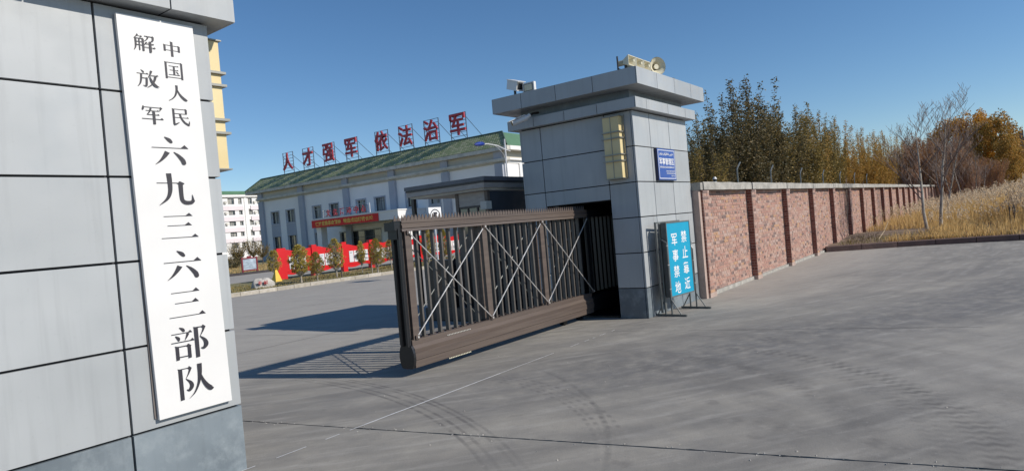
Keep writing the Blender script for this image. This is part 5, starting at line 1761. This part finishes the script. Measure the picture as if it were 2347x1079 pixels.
pines = [(17.72, 26.95, 1.5, 1, .95, 'bushy young pine hiding the left end of the red boards above the yellow stand'), (16.45, 23.2, 1.62, 0, 1.15, 'wide young pine leaning in front of the first red board bay'),
         (17.1, 23.0, 1.25, 0, .85, 'short young pine touching the wide pine in front of the first bay'), (18.42, 23.4, 1.78, 0, 1.0, 'tall dense young pine in front of the second red board bay'),
         (19.95, 23.5, 1.55, 1, .65, 'slim young pine with clear trunk in front of the third bay'), (19.9, 22.4, 1.6, 0, 1.0, 'young pine beside a bent stake near the gate edge'),
         (22.6, 24.4, 1.52, 1, .95, 'young pine just left of the gate leading edge, behind the others'), (24.5, 23.6, 1.8, 0, 1.1, 'orange tinged pine seen between the first gate bars'),
         (26.3, 24.2, 1.7, 2, 1.1, 'pine seen through the middle of the first gate bay'), (28.6, 24.0, 1.6, 0, 1.0, 'pine seen through the gate beside the booth')]
for i, (x, y, h, k, w, lab) in enumerate(pines):
    plant_tree('pine_tree', lab, 'tree', pv_[k], (x, y, .1), i*2.1, (w*.82, w*.82, h/1.7*(.94 if i < 7 else 1)), 'young pines in the bed')
stk = MB().path([(19.62, 22.45, .1), (19.62, 22.45, .62), (19.75, 22.45, .74), (19.95, 22.45, .74)], .022, 6)
tag(stk.build('tree_stake', M['bark_pale'], loc=(19.62, 22.45, .1)), 'bent pale tree stake in front of a young pine', 'stake')

# vase-shaped shrubs on the far lawn
vv = []
for s_ in (1, 2):
    rn = random.Random(90+s_); nr = np.random.default_rng(90+s_)
    w_ = MB(); w_.path([(0, 0, 0), (0, 0, .9)], [.05, .045], 6)
    pos = []
    for k in range(34):
        a = rn.random()*6.28; r = rn.uniform(.2, 1.0)
        q = Vector((math.cos(a)*r, math.sin(a)*r, rn.uniform(2.0, 2.75) - r*.25)); c = Vector((math.cos(a)*r*.9, math.sin(a)*r*.9, 1.4))
        p = Vector((0, 0, .8))
        w_.path([p, p*.25+c*.5+q*.25, q], [.02, .014, .005], 3)
        t = nr.uniform(.2, 1, 60)
        pos.append(np.outer((1-t)**2, p)+np.outer(2*t*(1-t), c)+np.outer(t*t, q)+nr.normal(size=(60, 3))*.10)
    vv.append((w_.mesh('trunk', M['bark']), leaf_mesh('crown', np.concatenate(pos), .09, nr, M['leaf_olive'])))
for i, (x, y, sc_, lab) in enumerate(((35.2, 59.6, 1.0, 'vase-shaped small tree nearest the left pillar on the far lawn'), (36.5, 58.8, 1.06, 'tallest vase-shaped small tree on the far lawn, in front of the white block'),
                                   (38.4, 60.3, .85, 'small vase-shaped tree beside the corner of the hall'), (36.2, 61, .7, 'low thin tree between the two larger vase-shaped trees'))):
    plant_tree('lawn_tree', lab, 'tree', vv[i % 2], (x, y, .06), i*1.9, sc_, 'vase-shaped trees on the far lawn')
rn = np.random.default_rng(4)
P_ = rn.normal(size=(1500, 3)); P_ /= np.linalg.norm(P_, axis=1)[:, None]; P_ *= rn.uniform(.5, 1, 1500)[:, None]*np.array([.9, .9, .65]); P_ = P_[P_[:, 2] > -.5]
o = bpy.data.objects.new('round_shrub', leaf_mesh('round_shrub', P_, .12, rn, M['leaf_dark'])); COL.objects.link(o); o.location = (33.4, 57.5, .6)
tag(o, 'low rounded green shrub on the far lawn beside the left pillar', 'shrub')

# grasses
def blades(name, xy, zb, hgt, width, rn, mat, lean=.25, seg=2):
    n = len(xy)
    ang = rn.uniform(0, 6.283, n)
    ln = rn.uniform(.02, lean, n)*hgt
    dirx, diry = np.cos(ang)*ln, np.sin(ang)*ln
    wa = rn.uniform(0, 6.283, n)
    wx, wy = np.cos(wa)*width/2, np.sin(wa)*width/2
    V = np.empty((n, 5, 3))
    for k, (t, wf) in enumerate(((0, 1.0), (0, -1.0), (.55, -.8), (.55, .8))):
        V[:, k, 0] = xy[:, 0]+dirx*t*t+wx*wf; V[:, k, 1] = xy[:, 1]+diry*t*t+wy*wf; V[:, k, 2] = zb+hgt*t
    V[:, 4, 0] = xy[:, 0]+dirx; V[:, 4, 1] = xy[:, 1]+diry; V[:, 4, 2] = zb+hgt*(1-.25*(ln/hgt))
    idx = np.arange(n)[:, None]*5
    F4 = np.hstack([idx, idx+1, idx+2, idx+3]); F3 = np.hstack([idx+3, idx+2, idx+4])
    me = bpy.data.meshes.new(name)
    me.vertices.add(n*5); me.vertices.foreach_set('co', V.reshape(-1))
    loops = np.hstack([F4, F3]).reshape(-1)
    me.loops.add(len(loops)); me.loops.foreach_set('vertex_index', loops.astype(np.int32))
    st_ = np.empty(2*n, dtype=np.int32); st_[0::2] = np.arange(n)*7; st_[1::2] = np.arange(n)*7+4
    me.polygons.add(2*n); me.polygons.foreach_set('loop_start', st_)
    me.materials.append(mat); me.update(calc_edges=True)
    o = bpy.data.objects.new(name, me); COL.objects.link(o); o['kind'] = 'stuff'
    return o, V[:, 4]
rn = np.random.default_rng(17)
def kerb_x(y):
    return np.interp(-y, [-p[1] for p in KERB], [p[0] for p in KERB])
def field_points(n, x_hi, y_lo, y_hi, power=1.7, off=.3):
    y = rn.uniform(y_lo, y_hi, n)
    kx = kerb_x(y)+off
    x = kx + (x_hi-kx)*rn.uniform(0, 1, n)**power
    # clumping
    c = np.sin(x*2.1+y*1.7)+np.sin(x*.9-y*2.6)+np.sin(y*4.1+x*.6)+rn.normal(size=n)*.8
    keep = (c > -.9) & ~((x < 28.5+(4.4-y)*-.2) & (y > 2.9-.25*(x-23)))
    return np.c_[x, y][keep]
def h_at(x, y):
    d = x-kerb_x(y)
    far = np.clip(d/7.0, 0, 1)
    right = np.clip((2.5-y)/5.0, 0, 1)
    h = .22 + far*(.50+.62*right)
    patch = .5+.5*np.sin(x*.55+1.3)*np.cos(y*.8+x*.2)
    h *= (.72+.42*patch)
    h *= np.clip((4.6-y)/1.2, .45, 1)
    return h
xy = field_points(52000, 58, -14, 4.2)
h = h_at(xy[:, 0], xy[:, 1])*rn.uniform(.55, 1.15, len(xy))
o, _ = blades('dry_grass', xy, field_z(xy[:, 0], xy[:, 1])-.03, h, .016, rn, M['reed'], .55)
o['label'] = 'tangled dry yellow grass filling the waste ground beyond the brown kerb'
xy = field_points(7000, 75, -12, 4.0, 1.3, 3.0)
h = (h_at(xy[:, 0], xy[:, 1])+.18)*rn.uniform(.8, 1.22, len(xy))
zb = field_z(xy[:, 0], xy[:, 1])-.03
o, tip = blades('reed_stems', xy, zb, h, .010, rn, M['reed'], .22)
o['label'] = 'tall dry reed stems rising out of the yellow grass'
# feathery plumes on the reeds
m = len(tip); k = 9
T = np.repeat(tip, k, axis=0) + rn.normal(size=(m*k, 3))*np.array([.025, .025, .055]) - np.array([0, 0, .04])
o = bpy.data.objects.new('reed_plumes', leaf_mesh('reed_plumes', T, .085, rn, M['plume'], .35, (.35, .2, .9))); COL.objects.link(o); o['kind'] = 'stuff'
o['label'] = 'pale feathery plumes on the reeds beyond the kerb'
# tall reeds at far right
xy = np.c_[rn.uniform(26.5, 33, 900), rn.uniform(-6.5, -.4, 900)]
h = rn.uniform(1.25, 1.95, 900)*np.clip((0.4-xy[:, 1])/1.6, .62, 1)
o, tip = blades('tall_reeds', xy, field_z(xy[:, 0], xy[:, 1])-.03, h, .012, rn, M['reed'], .2)
o['label'] = 'tallest dry reeds at the right edge of the picture'
T = np.repeat(tip, 16, axis=0) + rn.normal(size=(len(tip)*16, 3))*np.array([.035, .035, .085]) - np.array([0, 0, .07])
o = bpy.data.objects.new('tall_reed_plumes', leaf_mesh('tall_reed_plumes', T, .09, rn, M['plume'], .35, (.35, .2, .9))); COL.objects.link(o); o['kind'] = 'stuff'
o['label'] = 'pale plumes of the tallest reeds at the right edge'
# sparse weeds on the soil strip just behind the kerb
y = rn.uniform(-8, 4.1, 3800); x = kerb_x(y)+.2+rn.uniform(0, 1, 3800)**1.5*3.2
o, _ = blades('low_weeds', np.c_[x, y], field_z(x, y)-.02, rn.uniform(.05, .22, 3800), .012, rn, M['grass'], .8)
o['label'] = 'short brown weeds on the bare soil just behind the kerb'
# bed and lawn grass
x = rn.uniform(12, 34, 16000); y = rn.uniform(22.2, 27.0, 16000)
kp = (np.sin(x*1.4)+np.sin(y*2.2+x)+rn.normal(size=16000)*.6) > -.4
xy = np.c_[x, y][kp]
o, _ = blades('bed_grass', xy, .10, rn.uniform(.03, .09, len(xy)), .02, rn, M['grass'], .8)
o['label'] = 'short tired grass in the planted bed'
x = rn.uniform(22, 45, 9000); y = rn.uniform(41.4, 60, 9000)
o, _ = blades('lawn_grass', np.c_[x, y], .06, rn.uniform(.06, .2, 9000), .03, rn, M['reed'], .8)
o['label'] = 'dry grass of the far lawn'

# dead sticks heaped on the soil at the wall foot
rn2 = random.Random(44)
m_ = MB()
for k in range(110):
    cx = rn2.uniform(23.6, 29.5); cy = 4.15 - rn2.random()*.7
    a = rn2.random()*6.28; L_ = rn2.uniform(.12, .45)
    m_.path([(cx, cy, .17+rn2.random()*.03), (cx+math.cos(a)*L_*.5, cy+math.sin(a)*L_*.3, .2+rn2.random()*.12), (cx+math.cos(a)*L_, cy+math.sin(a)*L_*.5, .18+rn2.random()*.15)], [.008, .007, .004], 3)
o = m_.build('dead_sticks', M['twig'], kind='stuff'); o['label'] = 'dry twigs heaped at the foot of the brick wall'
cane = MB().path([(24.0, 3.15, .19), (24.35, 3.0, .45), (24.6, 2.9, .72)], [.014, .012, .008], 5)
tag(cane.build('fallen_cane', M['plume'], loc=(24.0, 3.15, .19)), 'pale broken cane leaning up from the soil beside the kerb', 'stick')
for i, (x, y, lab) in enumerate(((26.4, -.30, 'dark dead weed stalk near the right edge, left of a pair'), (26.55, -.42, 'dark dead weed stalk with a thick seed head near the right edge'), (27.0, -.66, 'dark dead weed stalk cut by the right edge of the picture'))):
    m_ = MB().path([(x, y, .2), (x+.01, y, .5), (x-.01, y, .78)], [.012, .010, .02 if i != 1 else .045], 5)
    m_.path([(x-.01, y, .72), (x-.01, y, .84), (x-.01, y, .95)], [.012, .03 if i != 1 else .05, .01], 6)
    tag(m_.build('dead_stalk', M['bark'], loc=(x, y, .2)), lab, 'weed', 'dead stalks at the right edge')

# ------------------------------------------------------------------ far right
fb = thing('far_building', 'dark grey building on the horizon at the far right edge', 'building', (125, -6, 0))
MB().box(118, 132, -12, -2.9, 0, 8.1).build('wall', M['far_grey'], fb)
MB().box(117.7, 132.3, -3.6, -3.0, 8.1, 9.0).build('parapet', M['far_grey'], fb)
for k in range(5):
    MB().box(117.95, 117.999, -11+k*1.7, -10+k*1.7, 4.8, 6.2).build('window', M['glass'], fb)
fp = thing('roadside_panel', 'small white slatted roadside panel far away at the right', 'sign', (100, -1.7, 0))
for k in range(3):
    MB().box(100, 100.1, -1.45-.28*k, -1.30-.28*k, 0, 4.0-.4*(2-k)).build('post', M['pole_white'], fp)
for i, (x, y, s_) in enumerate(((108, -3.4, .72), (112, -5.2, .78), (116, -2.2, .7))):
    plant_tree('distant_tree', ['dark leafy tree in front of the far grey building, left', 'dark leafy tree in front of the far grey building, right', 'dark tree between the golden tree and the far grey building'][i], 'tree', th[i % 2], (x, y, 0), i, (1.4, 1.4, s_), 'trees before the far building')
